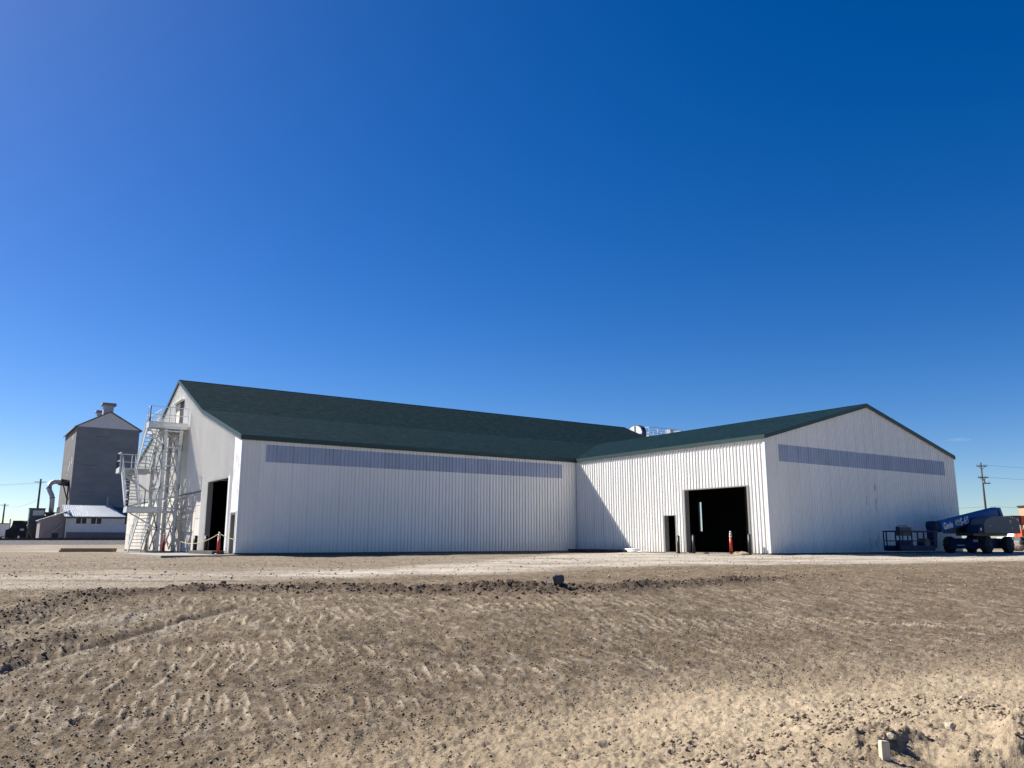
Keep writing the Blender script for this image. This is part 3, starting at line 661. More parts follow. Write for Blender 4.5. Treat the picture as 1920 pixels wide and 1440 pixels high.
MB().bar((-2.1, -.6, 10.8), (-.5, -.3, 11.0), .3).bar((-2.0, .2, 10.75), (-.9, .4, 11.1), .25).build('drive_guard', 'white_trim', pt)

# ------------------------------------------------------------------ apron, bollards, posts, tape
ap = MB().box(-26.4, -22.7, -.9, 11.0, -.3, -.02).build('concrete_apron', 'conc', None); tag(ap, kind='structure')
ap2 = MB().box(-22.69, -21.9, -.75, -.06, -.3, -.05).build('concrete_apron', 'conc_dark', None); tag(ap2, kind='structure')
def bollard(u, v, z, hgt, r, label, g='black bollards guarding the doors'):
    t = thing('bollard', label, 'bollard', (u, v, z), 0, g)
    MB().tube([(0, 0, -.05), (0, 0, hgt-.03)], r, 14).build('pipe', 'black', t, True)
    MB().tube([(0, 0, hgt-.03), (0, 0, hgt), (0, 0, hgt+.025)], [r, r*.95, r*.55], 14).build('cap', 'black', t, True)
    return t
bollard(-.42, -9.67, -.03, 1.0, .085, 'black bollard between the small door and the big right doorway')
bollard(-.42, -10.83, -.03, 1.02, .085, 'black bollard at the left side inside the big right doorway')
bollard(-.42, -14.72, -.03, 1.04, .085, 'black bollard at the right edge of the big right doorway')
bollard(-23.1, 6.5, -.05, 1.02, .12, 'black bollard left of the left gable doorway')
bollard(-23.1, 4.1, -.05, 1.0, .1, 'dark bollard in the middle of the left gable doorway')
def delin(u, v, z, label, hgt=1.22, r=.085, cap=True):
    t = thing('delineator_post', label, 'marker post', (u, v, z), 0, 'red marker posts by the doorways')
    MB().tube([(0, 0, 0), (0, 0, .06)], .2, 14, .17).build('rubber_base', 'black', t, True)
    MB().tube([(0, 0, .06), (0, 0, hgt*.72)], r, 14, r*.8).build('tube', 'red', t, True)
    MB().tube([(0, 0, hgt*.72), (0, 0, hgt*.79)], r*.83, 14, r*.81).build('reflective_collar', 'silver', t, True)
    MB().tube([(0, 0, hgt*.79), (0, 0, hgt*.82)], r*.8, 14, r*.79).build('tube', 'red', t, True)
    MB().tube([(0, 0, hgt*.82), (0, 0, hgt*.89)], r*.81, 14, r*.72).build('reflective_collar', 'silver', t, True)
    MB().tube([(0, 0, hgt*.89), (0, 0, hgt*.92), (0, 0, hgt*.93), (0, 0, hgt*.97), (0, 0, hgt)], [r*.6, r*.4, r*.62, r*.62, r*.3], 12).build('grip', 'silver', t, True)
    return t
delin(-.5, -13.55, -.02, 'red marker post with grey top in front of the big right doorway')
delin(-23.25, .95, -.02, 'red marker post holding tape beside the left gable doorway', 1.15, .085)
delin(-23.9, 13.55, -.05, 'red marker post under the stair tower, the nearer one on the left', 1.3, .12)
delin(-23.2, 14.4, -.05, 'red marker post under the stair tower, the farther one on the right', 1.3, .1)
def sag(p, q, s, n=12):
    p = Vector(p); q = Vector(q); return [p+(q-p)*k/n-Vector((0, 0, s*4*(k/n)*(1-k/n))) for k in range(n+1)]
tp_ = MB().tube(sag((-23.25, .95, 1.06), (-23.2, 9.85, .66), .3), .018, 6).build('barrier_rope', 'yellow'); tag(tp_, 'pale yellow rope sagging across the left gable doorway', 'rope')
tp_ = MB().tube(sag((-23.25, .95, 1.06), (-22.75, -.02, .75), .04), .018, 6).build('barrier_rope', 'yellow'); tag(tp_, 'short yellow rope from red post to the building corner', 'rope')
t = thing('rope_stand', 'low grey pipe stand holding the far end of the rope', 'stand', (-23.2, 9.85, -.05))
MB().tube([(0, 0, 0), (0, 0, .72)], .03, 8).build('post', 'steel', t); MB().bar((-.25, 0, .02), (.25, 0, .02), .06).build('foot', 'steel', t); MB().bar((0, -.25, .02), (0, .25, .02), .06).build('foot', 'steel', t)
# timbers and odd stacks near the walls
def planks(name, label, cat, loc, rz, L, n, sz, m, part='plank'):
    t = thing(name, label, cat, loc, rz)
    for k in range(n):
        zz = sz[1]*(k//2); yy = (sz[0]+.01)*(k % 2)
        l2_ = L*random.uniform(.9, 1); MB().box(-l2_/2, l2_/2, yy-sz[0]/2, yy+sz[0]/2, zz, zz+sz[1]-.005).build(part, m, t)
    return t
planks('timber_stack', 'dark flat timbers lying across the left gable doorway', 'timber', (-23.0, 3.9, -.02), math.pi/2, 5.6, 4, (.3, .09), 'darkwood')
planks('timber_beam', 'long brown timbers lying on the dirt left of the stair tower', 'timber', (-26.15, 26.4, ground_z(-26.15, 26.4)), math.atan2(25.07-27.46, -24.32+27.79), 4.3, 4, (.28, .14), 'wood', 'timber')
planks('timber_plank', 'low dark plank at the foot of the stair tower', 'timber', (-24.0, 11.3, -.03), .1, 1.9, 1, (.3, .1), 'darkwood')
t = thing('rebar_stack', 'long dark stack of slotted forms along the inner corner wall', 'stack', (-.5, -2.5, 0))
for k in range(6): MB().bar((-.25+.1*k, 3.0-.1*k, .05+.02*(k % 2)), (-.25+.1*k, -3.05, .05+.02*(k % 2)), .07, .06).build('form_rail', 'darkwood', t)
for k in range(22): MB().box(-.3, .3, -2.95+.27*k, -2.85+.27*k, .09, .17).build('cross_slat', 'darkwood', t)
t = thing('pipe_bundle', 'short white sections stacked at the foot of the sunlit wall', 'pipe', (-.45, -5.5, 0))
for k in range(4): MB().tube([(-.12+.12*(k % 2), .35, .07+.11*(k//2)), (-.12+.12*(k % 2), -1.0, .07+.11*(k//2))], .055, 10).build('pipe', 'white_trim', t, True)
hs1 = MB().tube([(-.5+.28*math.cos(a/16*6.283), -6.85+.33*math.sin(a/16*6.283), .06+.012*(a//16)) for a in range(34)], .022, 6).build('hose_coil', 'white_trim', None, True); tag(hs1, 'coiled pale hose on the ground by the white sections', 'hose')

# ------------------------------------------------------------------ boom lift in the shade
bl = thing('boom_lift', 'blue telescopic boom lift parked in shade by the wing gable wall', 'boom lift', (15.5, -18.55, 0))
BO = Vector((15.5, -18.55, 0))
def B_(u, v, z): return (u-BO.x, v-BO.y, z-BO.z)
def wheel(u, v):
    s = 1 if v > BO.y else -1; R_ = .46
    n = 24; w_ = MB().tube([B_(u, v-.17, R_), B_(u, v-.15, R_), B_(u, v+.15, R_), B_(u, v+.17, R_)], [R_*.86, R_, R_, R_*.86], n).build('wheel', 'tire', bl, True)
    for k in range(n//2):
        a = k/(n//2)*2*math.pi; c = Vector(B_(u, v, R_))+Vector((math.cos(a), 0, math.sin(a)))*R_
        MB().bar(c+Vector((0, -.16, 0)), c+Vector((0, .16, 0)), .09, .05, (math.cos(a), 0, math.sin(a))).build('lug', 'tire', w_)
    MB().tube([B_(u, v+s*.1, R_), B_(u, v+s*.175, R_)], .24, 16, .2).build('rim', 'blue_dark', w_, True)
for u in (14.25, 16.8):
    for v in (-19.6, -17.5): wheel(u, v)
MB().box(*B_(13.9, 0, 0)[:1], *B_(17.2, 0, 0)[:1], -.72, .72, .24, .84).build('chassis', 'blue_dark', bl)
MB().bar(B_(14.25, -19.6, .5), B_(14.25, -17.5, .5), .2, .24).build('axle', 'black', bl); MB().bar(B_(16.8, -19.6, .5), B_(16.8, -17.5, .5), .2, .24).build('axle', 'black', bl)
MB().prism([(-1.75, .24), (-1.5, .8), (-1.2, .8), (-1.2, .24)], 'y', -.95, .95).build('chassis_nose', 'blue_dark', bl)
MB().box(-1.8, -1.755, -.85, -.6, .62, .76).build('decal_plate', 'tin_light', bl); MB().box(-1.8, -1.755, -.1, .35, .4, .47).build('decal_plate', 'tin_light', bl)
MB().tube([(0.1, 0, .78), (0.1, 0, .98)], .62, 20).build('slew_ring', 'black', bl)
MB().box(-1.5, 2.6, -.5, .5, .98, 1.18).build('turntable', 'black', bl)
hood = [(-1.6, 1.12), (-1.6, 1.62), (-1.35, 1.88), (-.8, 2.04), (.3, 2.12), (1.7, 2.08), (2.4, 1.98), (2.7, 1.75), (2.75, 1.12)]
MB().prism(hood, 'y', -1.2, -.42).build('engine_cover', 'hood', bl); MB().prism(hood, 'y', .42, 1.2).build('tank_cover', 'hood', bl)
MB().box(-1.58, 2.7, -1.22, -1.2, 1.22, 1.25).build('cover_seam', 'navy', bl)
MB().box(2.5, 2.85, -1.1, 1.1, 1.12, 1.85).build('counterweight', 'hood', bl)
MB().prism([(-2.2, 1.12), (-2.12, 1.45), (-1.65, 1.6), (-1.65, 1.12)], 'y', -1.15, -.45).build('front_cover', 'blue_dark', bl)
MB().box(-1.98, -1.85, -1.165, -1.152, 1.26, 1.4).build('decal_plate', 'letter', bl)
for (x0, z0, s) in ((-1.0, 1.5, .1), (-.82, 1.5, .08), (1.5, 1.8, .22), (1.7, 1.4, .14), (1.52, 1.69, .16)):
    MB().box(x0, x0+s, -1.208, -1.2015, z0, z0+s*.5).build('decal_plate', 'tin_light', bl)
# boom: boxed telescoping tube rising towards its pivot
bx0, bz0, bx1, bz1 = 11.15-BO.x, 1.47, 17.9-BO.x, 2.42
d = Vector((bx1-bx0, 0, bz1-bz0)).normalized(); nrm = Vector((-d.z, 0, d.x))
def boomsec(x0, z0, x1, z1, hh, ww, name, m, ch=.1):
    a = Vector((x0, 0, z0)); c = Vector((x1, 0, z1)); ring = [(-ww/2, -hh/2+ch), (-ww/2+ch*.6, -hh/2), (ww/2-ch*.6, -hh/2), (ww/2, -hh/2+ch), (ww/2, hh/2-ch), (ww/2-ch*.6, hh/2), (-ww/2+ch*.6, hh/2), (-ww/2, hh/2-ch)]
    f = lambda p: [p+Vector((0, y, 0))+nrm*z for y, z in ring]
    return MB().hexa(f(a), f(c)).build(name, m, bl)
boomsec(bx0, bz0, bx1, bz1, .6, .42, 'boom', 'blue')
e1 = Vector((bx1, 0, bz1)); MB().hexa([e1+nrm*.26+Vector((0, y, 0)) for y in (-.24, .24)]+[e1-nrm*.62+d*.35+Vector((0, y, 0)) for y in (.24, -.24)],
    [e1+nrm*.24+d*.32+Vector((0, y, 0)) for y in (-.24, .24)]+[e1-nrm*.55+d*.62+Vector((0, y, 0)) for y in (.24, -.24)]).build('boom_pivot', 'blue', bl)
q0 = Vector((bx0, 0, bz0)); q1 = q0-d*.55; boomsec(q1.x, q1.z, q0.x, q0.z, .38, .32, 'inner_boom', 'blue_dark', .06)
boomsec(q0.x-.02, q0.z-.22, q0.x+.55, q0.z-.145, .12, .3, 'boom_guide', 'black', .03)
MB().bar(Vector((.4, 0, 1.2)), Vector((1.2, 0, 2.05)), .2).build('lift_cylinder', 'steel', bl); MB().box(-.5, 1.6, -.4, .4, 1.18, 1.75).build('turret', 'black', bl)
# jib knuckle and platform mount
MB().tube([q1+Vector((-.1, -.22, .12)), q1+Vector((-.1, .22, .12))], .26, 16).build('knuckle', 'blue_dark', bl, True)
MB().prism([(q1.x-.42, .28), (q1.x-.12, .3), (q1.x+.14, q1.z+.1), (q1.x-.3, q1.z+.22)], 'y', -.2, .2).build('jib', 'blue_dark', bl)
MB().tube([(q1.x-.9, -.1, .55), (q1.x-.9, .35, .55)], .28, 14).build('rotator', 'black', bl)
# basket
K0, K1, J0, J1, ZF, ZR = 6.2-BO.x, 9.55-BO.x, -.55, .35, .2, 1.18
MB().box(K0, K1, J0, J1, ZF-.05, ZF).build('basket_floor', 'blue_dark', bl)
MB().box(K0, K1, J0-.02, J0, ZF, ZF+.24).box(K0, K1, J1, J1+.02, ZF, ZF+.24).build('basket_kick_plate', 'blue_dark', bl)
for y in (J0, J1):
    MB().bar((K0, y, ZR), (K1, y, ZR), .06, .07).build('basket_top_rail', 'blue_dark', bl); MB().bar((K0, y, .68), (K1, y, .68), .05).build('basket_mid_rail', 'blue_dark', bl)
    for x in (K0, K0+.28, K0+1.15, K1-1.0, K1):
        MB().bar((x, y, ZF-.02), (x, y, ZR), .05).build('basket_post', 'blue_dark', bl)
for x in (K0, K1):
    MB().bar((x, J0, ZR), (x, J1, ZR), .06, .07).build('basket_top_rail', 'blue_dark', bl); MB().bar((x, J0, .68), (x, J1, .68), .05).build('basket_mid_rail', 'blue_dark', bl)
MB().box(K0+1.2, K0+2.35, J1-.25, J1-.02, .95, 1.42).build('control_box', 'black', bl)
MB().box(K0+1.25, K0+2.3, J1-.2, J1+.05, ZF, .72).build('platform_mount', 'blue_dark', bl)
MB().tube([(K0+1.15, J1-.1, ZR), (K0+1.15, J1-.1, 1.42), (K0+1.3, J1-.1, 1.48), (K0+2.2, J1-.1, 1.48)], .025, 6).build('guard_bar', 'blue_dark', bl)
# lettering
def text(body, size, loc, rot, m, name, parent, sx=1, ext=.004, shear=0):
    cu = bpy.data.curves.new(name, 'FONT'); cu.body = body; cu.size = size; cu.extrude = ext; cu.offset = size*.018; cu.shear = shear; cu.resolution_u = 3
    o = bpy.data.objects.new(name+'_curve', cu); C.objects.link(o); bpy.context.view_layer.update()
    me = bpy.data.meshes.new_from_object(o.evaluated_get(bpy.context.evaluated_depsgraph_get())); bpy.data.objects.remove(o)
    me.materials.clear(); me.materials.append(M[m])
    r = bpy.data.objects.new(name, me); C.objects.link(r); r.parent = parent; r.location = loc; r.rotation_euler = rot; r.scale = (sx, 1, 1); return r
ang = math.atan2(d.z, d.x)
def onboom(x, dn): 
    t_ = (x-bx0)/d.x; p = Vector((bx0, 0, bz0))+d*t_+nrm*dn; return (p.x, -.2165, p.z)
text('Genie', .52, onboom(11.35-BO.x, -.19), (math.pi/2, -ang, 0), 'letter', 'lettering', bl, .82)
text('S-65', .58, onboom(13.22-BO.x, -.2), (math.pi/2, -ang, 0), 'letter', 'lettering', bl, 1.0)
c_ = Vector(onboom(12.93-BO.x, -.0)); em = MB()
for k in range(20):
    a0, a1 = 5.6*k/20+.4, 5.6*(k+1)/20+.4
    pts = []
    for a, r in ((a0, .22), (a1, .22), (a1, .15), (a0, .15)):
        p = c_+d*r*1.25*math.cos(a)+nrm*r*.75*math.sin(a); pts.append(Vector((p.x, -.224, p.z)))
    em.hexa(pts, [p+Vector((0, .004, 0)) for p in pts])
em.bar(c_+d*-.22+Vector((0, -.007, 0)), c_+d*.26+nrm*.05+Vector((0, -.007, 0)), .004, .06, (0, 0, 1)); em.build('emblem', 'letter_y', bl)
text('S-65', .15, (-1.0, -.726, .55), (math.pi/2, 0, 0), 'tin_light', 'lettering', bl)

# ------------------------------------------------------------------ right background
def pole(name, label, u, v, z, hgt, arms, rz, r=.15, g='utility poles'):
    t = thing(name, label, 'utility pole', (u, v, z), rz, g)
    MB().tube([(0, 0, -.3), (0, 0, hgt)], r, 10, r*.7).build('post', 'pole_wood', t, True)
    for (za, half, off) in arms:
        a = MB().bar((off-half, -.14, za), (off+half, -.14, za), .1, .12).build('crossarm', 'pole_wood', t)
        for s in (-.95, -.45, .45, .95):
            MB().tube([(off+s*half, -.14, za+.05), (off+s*half, -.14, za+.24)], .04, 6).build('insulator', 'insul', a)
        if half > .6:
            for s in (-1, 1): MB().bar((s*half*.6, -.14, za-.05), (0, -.14, za-.5), .04).build('arm_brace', 'pole_wood', a)
    return t
pr = pole('utility_pole', 'tall timber utility pole with two crossarms behind the boom lift', 80.25, 11.3, .2, 11.1, ((10.6, .78, 0), (9.05, .75, 0), (8.25, .45, .5)), YAW+.1)
MB().tube([(-.22, -.1, 0), (-.22, -.1, 7.6)], .035, 6).build('conduit', 'duct', pr); MB().tube([(.02, -.25, 8.35), (.02, -.25, 8.9)], .14, 10).build('switch', 'insul', pr)
P_ = lambda x, z: (80.25+x*math.cos(YAW+.1), 11.3+x*math.sin(YAW+.1), z)
for k, (z, ln) in enumerate(((10.95, 1), (9.3, 1), (5.4, 2))):
    q = MB().tube(sag(P_(.6, z), (80.25+60*RX, 11.3+60*RY-4*k, z-.6), 1.1, 16), .012, 4).build('power_line', 'wire'); tag(q, ['top power line running right from the pole behind the boom lift', 'middle power line running right from the pole behind the boom lift', 'lowest cable running right from the pole behind the boom lift'][k], 'power line', 'power lines from the right pole')
q = MB().tube(sag(P_(0, 5.3), (80.25-60*RX, 11.3-60*RY+30, 5.0), 1.0, 16), .012, 4).build('power_line', 'wire'); tag(q, 'thin cable running left from the right pole behind the building', 'power line', 'power lines from the right pole')
og = thing('orange_machine', 'orange work machine partly cut off at the right edge of the photo', 'machine', (46.1, -7.4, .2), YAW)
MB().box(-.05, 1.6, -.6, .6, .9, 1.55).build('body', 'orange', og); MB().box(-.3, 2.2, -.7, .7, .55, .88).build('frame', 'hood', og)
for (x, y) in ((-.75, -.5), (.02, -.5), (-.75, .5), (.02, .5)): MB().bar((x, y, 1.55 if x > -.5 else 1.2), (x, y, 2.75), .07).build('cab_post', 'black', og)
MB().box(-.8, .1, -.55, .55, 2.7, 2.8).build('cab_roof', 'black', og); MB().box(.1, 1.2, -.52, .52, 1.95, 2.78).build('upper_body', 'orange', og)
MB().box(-.28, .0, -.3, .3, 2.1, 2.5).build('cab_window', 'white_veh', og)
for k in range(3): MB().bar((.15+.25*k, -.55, 1.5), (.1+.25*k, -.55, 2.0), .06).build('hydraulic_hose', 'black', og)
for x in (.1, 1.6): MB().tube([(x, -.75, .35), (x, -.45, .35)], .42, 16).build('wheel', 'tire', og, True)
tb = thing('tan_shed', 'tan block shed at the far right edge behind the orange machine', 'shed', (50.9, -8.95, .2), YAW)
MB().box(-1.15, 5, 0, 4, 0, 3.8).build('wall', 'tan', tb); MB().box(-1.25, 5.1, -.15, 4.1, 3.8, 3.95).build('roof', 'dark_brown', tb)
def pickup(u, v, label, rz):
    t = thing('parked_truck', label, 'pickup truck', (u, v, .35), rz, 'white trucks far behind the boom lift')
    MB().prism([(-2.6, .5), (-2.6, 1.0), (-1.2, 1.12), (-.6, 1.75), (.6, 1.75), (.8, 1.1), (2.6, 1.1), (2.6, .5)], 'y', -.95, .95).build('body', 'white_veh', t)
    MB().prism([(-1.0, 1.16), (-.55, 1.66), (.5, 1.66), (.6, 1.16)], 'y', -.965, .965).build('window', 'glass', t)
    for x in (-1.7, 1.7):
        for y in (-.95, .95): MB().tube([(x, y-.12, .38), (x, y+.12, .38)], .38, 12).build('wheel', 'tire', t, True)
pickup(98.0, 15.5, 'white truck seen under the boom lift cover, left one', YAW); pickup(101.8, 12.4, 'white truck seen under the boom lift cover, right one', YAW)

# ------------------------------------------------------------------ left background: grain elevator and yard
ZB = .72
ge = thing('grain_elevator', 'tall dark clad grain elevator with pointed gable and roof vents', 'grain elevator', (-16.4, 100, ZB))
def G(u, v, z): return (u+16.4, v-100, z-ZB)
x0, x1, y0, y1, ze, za = -20.75+16.4, -12.05+16.4, 93-100, 108-100, 17.75-ZB, 20.3-ZB
MB().poly([(x0, y0, -1), (x1, y0, -1), (x1, y0, ze), (x0, y0, ze)]) 
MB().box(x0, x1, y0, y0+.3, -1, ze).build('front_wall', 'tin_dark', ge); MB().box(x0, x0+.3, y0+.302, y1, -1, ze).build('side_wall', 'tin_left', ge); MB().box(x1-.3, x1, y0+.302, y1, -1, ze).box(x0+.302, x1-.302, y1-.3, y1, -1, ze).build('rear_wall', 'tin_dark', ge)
for k in range(5): MB().box(x0+.02, x1-.02, y0-.03, y0, 3+2.9*k, 3.06+2.9*k).build('cladding_joint', 'tin_dark', ge)
for k, (a, c, z0, z1) in enumerate(((1, 3.2, 11.2, 11.35), (1.2, 3.4, 7.2, 7.32), (5.4, 8, 13.9, 14.0), (2.4, 4.6, 15.6, 15.72))): MB().box(x0+a, x0+c, y0-.02, y0, z0, z1).build('cladding_patch', 'house_low', ge)
MB().prism([(x0, ze+.002), (x1, ze+.002), (0, za-.1)], 'y', y0, y0+.25).build('gable_wall', 'tin_pale', ge)
for sgn in (-1, 1):
    e = x0 if sgn < 0 else x1
    MB().hexa([(e+sgn*.35, y0-.25, ze-.16), (0, y0-.25, za-.02), (0, y1+.3, za-.02), (e+sgn*.35, y1+.3, ze-.16)], [(e+sgn*.35, y0-.25, ze-.02), (0, y0-.25, za+.12), (0, y1+.3, za+.12), (e+sgn*.35, y1+.3, ze-.02)]).build('roof', 'tin_dark', ge)
def cup(y, wd, h0, h1, cap):
    v = MB().box(-wd, wd, y-wd, y+wd, h0, h1).build('roof_vent', 'tin_light', ge)
    MB().prism([(-cap, h1), (cap, h1), (cap*.9, h1+.35), (-cap*.9, h1+.35)], 'y', y-cap, y+cap).build('vent_cap', 'tin_dark', v)
cup(-4.0, .7, za-.6, za+1.35, 1.05); cup(3.6, .55, za-.5, za+1.2, .85)
for (v, z0, z1, s) in ((97.2, 12.0, 12.9, .5), (98.6, 11.4, 12.2, .6), (95.0, 12.2, 13.3, .5), (96.5, 16.1, 16.8, .6), (95.0, 2.2, 3.6, .5), (99.5, 10.6, 11.0, .3)):
    q = G(-20.75, v, z0); MB().box(x0-.025, x0, q[1], q[1]+s, q[2], q[2]+(z1-z0)).build('patch_sheet', 'frame', ge)
MB().box(4.2-.15-3.4, 4.2+.05-3.4, y0-.1, y0, 4.4, 6.6).build('downspout', 'tin_light', ge)
# scale house at its foot
sh = thing('scale_house', 'pale blue grey site office with bright tin roof below the grain elevator', 'building', (-17, 85, ZB))
def S(u, z, v=83): return (u+17, v-85, z-ZB)
MB().box(-4.75, 7, -2, -1.8, 1.25, 3.35).build('upper_wall', 'house', sh); MB().box(-4.78, 7.02, -2.04, -1.82, -.6, 1.248).build('base_wall', 'house_low', sh)
MB().box(-4.75, -4.55, -1.798, 6, -.6, 4.2).build('end_wall', 'house', sh); MB().box(6.8, 7, -1.798, 6, -.6, 3.3).box(-4.548, 6.798, 5.8, 6, -.6, 4.2).build('rear_wall', 'house', sh)
MB().box(-4.95, -4.78, -2.08, -1.95, -.6, 3.3).build('corner_board', 'frame', sh)
nrib = 26
rf = MB()
A0, A1 = Vector((-5.2, -2.3, 3.32)), Vector((2.4, -2.3, 3.4)); T0, T1 = Vector((-5.2, 1.6, 5.0)), Vector((.75, 1.6, 5.0))
dz = Vector((0, 0, -.1)); rf.hexa([A0+dz, A1+dz, T1+dz, T0+dz], [A0, A1, T1, T0]); ro = rf.build('roof', 'tin_roof', sh)
for k in range(nrib+1):
    a = A0+(A1-A0)*k/nrib; c = T0+(T1-T0)*k/nrib; MB().bar(a+Vector((0, 0, .03)), c+Vector((0, 0, .03)), .09, .06).build('roof_rib', 'tin_roof', ro)
MB().hexa([A0+Vector((0, -.03, -.25)), A1+Vector((0, -.03, -.25)), A1+Vector((0, -.005, -.25)), A0+Vector((0, -.005, -.25))], [A0+Vector((0, -.03, -.06)), A1+Vector((0, -.03, -.06)), A1+Vector((0, -.005, -.06)), A0+Vector((0, -.005, -.06))]).build('roof_fascia', 'navy', sh)
MB().hexa([A1+dz*3, (7.1, -2.3, 3.2), (7.1, 1.6, 4.4), T1+dz*3], [A1+dz, (7.1, -2.3, 3.35), (7.1, 1.6, 4.55), T1+dz]).build('lower_roof', 'navy', sh)
for (a, c) in ((-3.82, -2.36), (-1.98, -.5), (2.27, 3.85)):
    f = MB().box(a, c, -2.05, -2.0, 2.3, 2.38).box(a, c, -2.05, -2.0, 3.18, 3.26).box(a, a+.1, -2.05, -2.0, 2.382, 3.178).box(c-.1, c, -2.05, -2.0, 2.382, 3.178).box((a+c)/2-.05, (a+c)/2+.05, -2.045, -2.0, 2.382, 3.178).build('window', 'frame', sh)
    MB().box(a+.1, (a+c)/2-.05, -2.02, -2.002, 2.382, 3.178).build('pane', 'glass', f); MB().box((a+c)/2+.05, c-.1, -2.02, -2.002, 2.382, 3.178).build('pane', 'glass', f)
# mauve lean-to with a hopper mouth
ls = thing('lean_to_shed', 'mauve corrugated lean-to shed left of the pale office', 'shed', (-23.6, 84, ZB))
MB().prism([(-1.3, -.5), (1.7, -.5), (1.7, 3.95), (-1.3, 2.8)], 'y', 0, .15).build('front_wall', 'tin_mauve', ls)
for k in range(15): MB().box(-1.28+.2*k, -1.2+.2*k, -.03, 0, -.5, 2.72+.0766*k).build('wall_rib', 'tin_mauve', ls)
MB().prism([(-1.5, 2.75), (1.8, 4.0), (1.8, 4.1), (-1.5, 2.85)], 'y', -.25, 5).build('roof', 'tin_light', ls); MB().box(-1.3, -1.15, .152, 5, -.5, 2.78).build('side_wall', 'tin_mauve', ls)
MB().box(.2, 1.0, -.045, -.035, .05, 1.1).build('hopper_mouth', 'black', ls); MB().prism([(.15, 1.12), (1.4, 2.2), (1.4, 2.32), (.15, 1.24)], 'y', -.7, -.035).build('hopper_hood', 'tin_light', ls)
# dust collector and duct
dcl = thing('dust_collector', 'dark boxy dust collector behind the mauve lean-to', 'dust collector', (-24.9, 90, ZB))
MB().box(-.95, .95, 0, 1.9, 1.9, 4.55).build('filter_box', 'navy', dcl); MB().box(-.55, .85, -.03, 0, 3.6, 4.3).build('access_panel', 'tin_light', dcl)
MB().hexa([(-.35, .6, .6), (.35, .6, .6), (.35, 1.3, .6), (-.35, 1.3, .6)], [(-.93, .02, 1.898), (.93, .02, 1.898), (.93, 1.88, 1.898), (-.93, 1.88, 1.898)]).build('hopper', 'navy', dcl)
for x in (-.85, .85):
    for y in (.1, 1.8): MB().bar((x, y, -.5), (x, y, 1.9), .14).build('leg', 'navy', dcl)
MB().box(.95, 1.9, .4, 1.4, 3.2, 3.6).hexa([(1.2, .3, 3.6), (2.0, .3, 3.6), (2.0, 1.5, 3.6), (1.2, 1.5, 3.6)], [(1.0, .1, 4.1), (2.4, .1, 4.1), (2.4, 1.7, 4.1), (1.0, 1.7, 4.1)]).build('outlet_box', 'navy', dcl)
MB().box(-1.02, 1.02, -.06, 1.96, 4.55, 4.63).build('lid', 'navy', dcl)
for z in (2.2, 3.0): MB().box(-1.05, -.95, .1, 1.8, z, z+.06).build('side_rail', 'frame', dcl)
du = thing('exhaust_duct', 'curved silver duct rising from the dust collector to the elevator', 'duct', (-23.1, 91.5, ZB))
pts = [(0, 0, 3.9), (0, 0, 5.2), (-.02, 0, 6.1), (-.12, .1, 6.55), (-.38, .3, 7.1), (-.52, .5, 7.5), (-.5, .8, 8.0), (-.3, 1.2, 8.35), (.1, 1.7, 8.6), (.6, 2.2, 8.66), (1.0, 2.6, 8.66)]
MB().tube(pts, .33, 16).build('pipe', 'duct', du, True)
for i in (2, 5): p = Vector(pts[i]); q = Vector(pts[i+1]); MB().tube([p, p+(q-p).normalized()*.1], .37, 16).build('flange', 'rust', du)
MB().tube([(1.0, 2.6, 8.66), (2.4, 4.6, 8.66)], .5, 14).build('blower', 'navy', du, True)
MB().bar((1.5, 3.0, 8.2), (2.35, 4.2, 6.0), .12).bar((2.3, 4.3, 8.2), (2.3, 4.3, 2.5), .2).build('bracket', 'rust', du)
tk = thing('storage_tank', 'slim cream tank standing between lean-to and elevator', 'tank', (-21.9, 95, ZB)); MB().tube([(0, 0, -.5), (0, 0, 4.9), (0, 0, 5.15)], [.22, .22, .1], 12).build('shell', 'frame', tk, True)
# dark truck tractor, seen from the side
tr_ = thing('truck_tractor', 'dark road truck with curved sleeper roof left of the dust collector', 'truck', (-26.2, 96.8, .8), YAW)
MB().prism([(-1.6, .55), (-1.6, 1.55), (-1.0, 1.75), (-.75, 2.25), (-.65, 2.9), (.6, 2.9), (1.0, 2.72), (1.35, 2.2), (1.35, 1.85), (1.5, 1.8), (1.5, .55)], 'y', -1.15, 1.15).build('cab', 'cab_blue', tr_)
MB().prism([(-.95, 1.8), (-.7, 2.3), (-.1, 2.3), (-.1, 1.75)], 'y', -1.165, 1.165).build('cab_window', 'glass', tr_)
MB().tube([(-1.15, -1.0, .8), (-1.15, -1.0, 3.15)], .09, 8).build('exhaust_stack', 'steel', tr_); MB().box(.55, 1.1, -1.2, -1.152, 1.45, 1.75).build('side_light_panel', 'tin_light', tr_)
MB().box(-1.7, 3.2, -.9, .9, .35, .6).build('frame', 'black', tr_)
for x in (-1.0, 1.6, 2.6):
    for y in (-1.0, 1.0): MB().tube([(x, y-.15, .3), (x, y+.15, .3)], .5, 14).build('wheel', 'tire', tr_, True)
tl = thing('box_trailer', 'pale box trailer at the far left edge beyond the tracks', 'trailer', (-28.2, 122.3, .8), YAW)
MB().box(-2.5, 1.45, -1.2, 1.2, .75, 2.85).build('box', 'white_trim', tl); MB().box(-2.6, 1.55, -1.25, 1.25, 2.85, 3.0).build('roof', 'wood', tl)
for x in (-1.6, .6): MB().tube([(x, -1.2, .35), (x, -.9, .35)], .42, 12).build('wheel', 'tire', tl, True)
MB().box(-2.5, 1.4, -.8, .8, .55, .748).build('frame', 'black', tl)
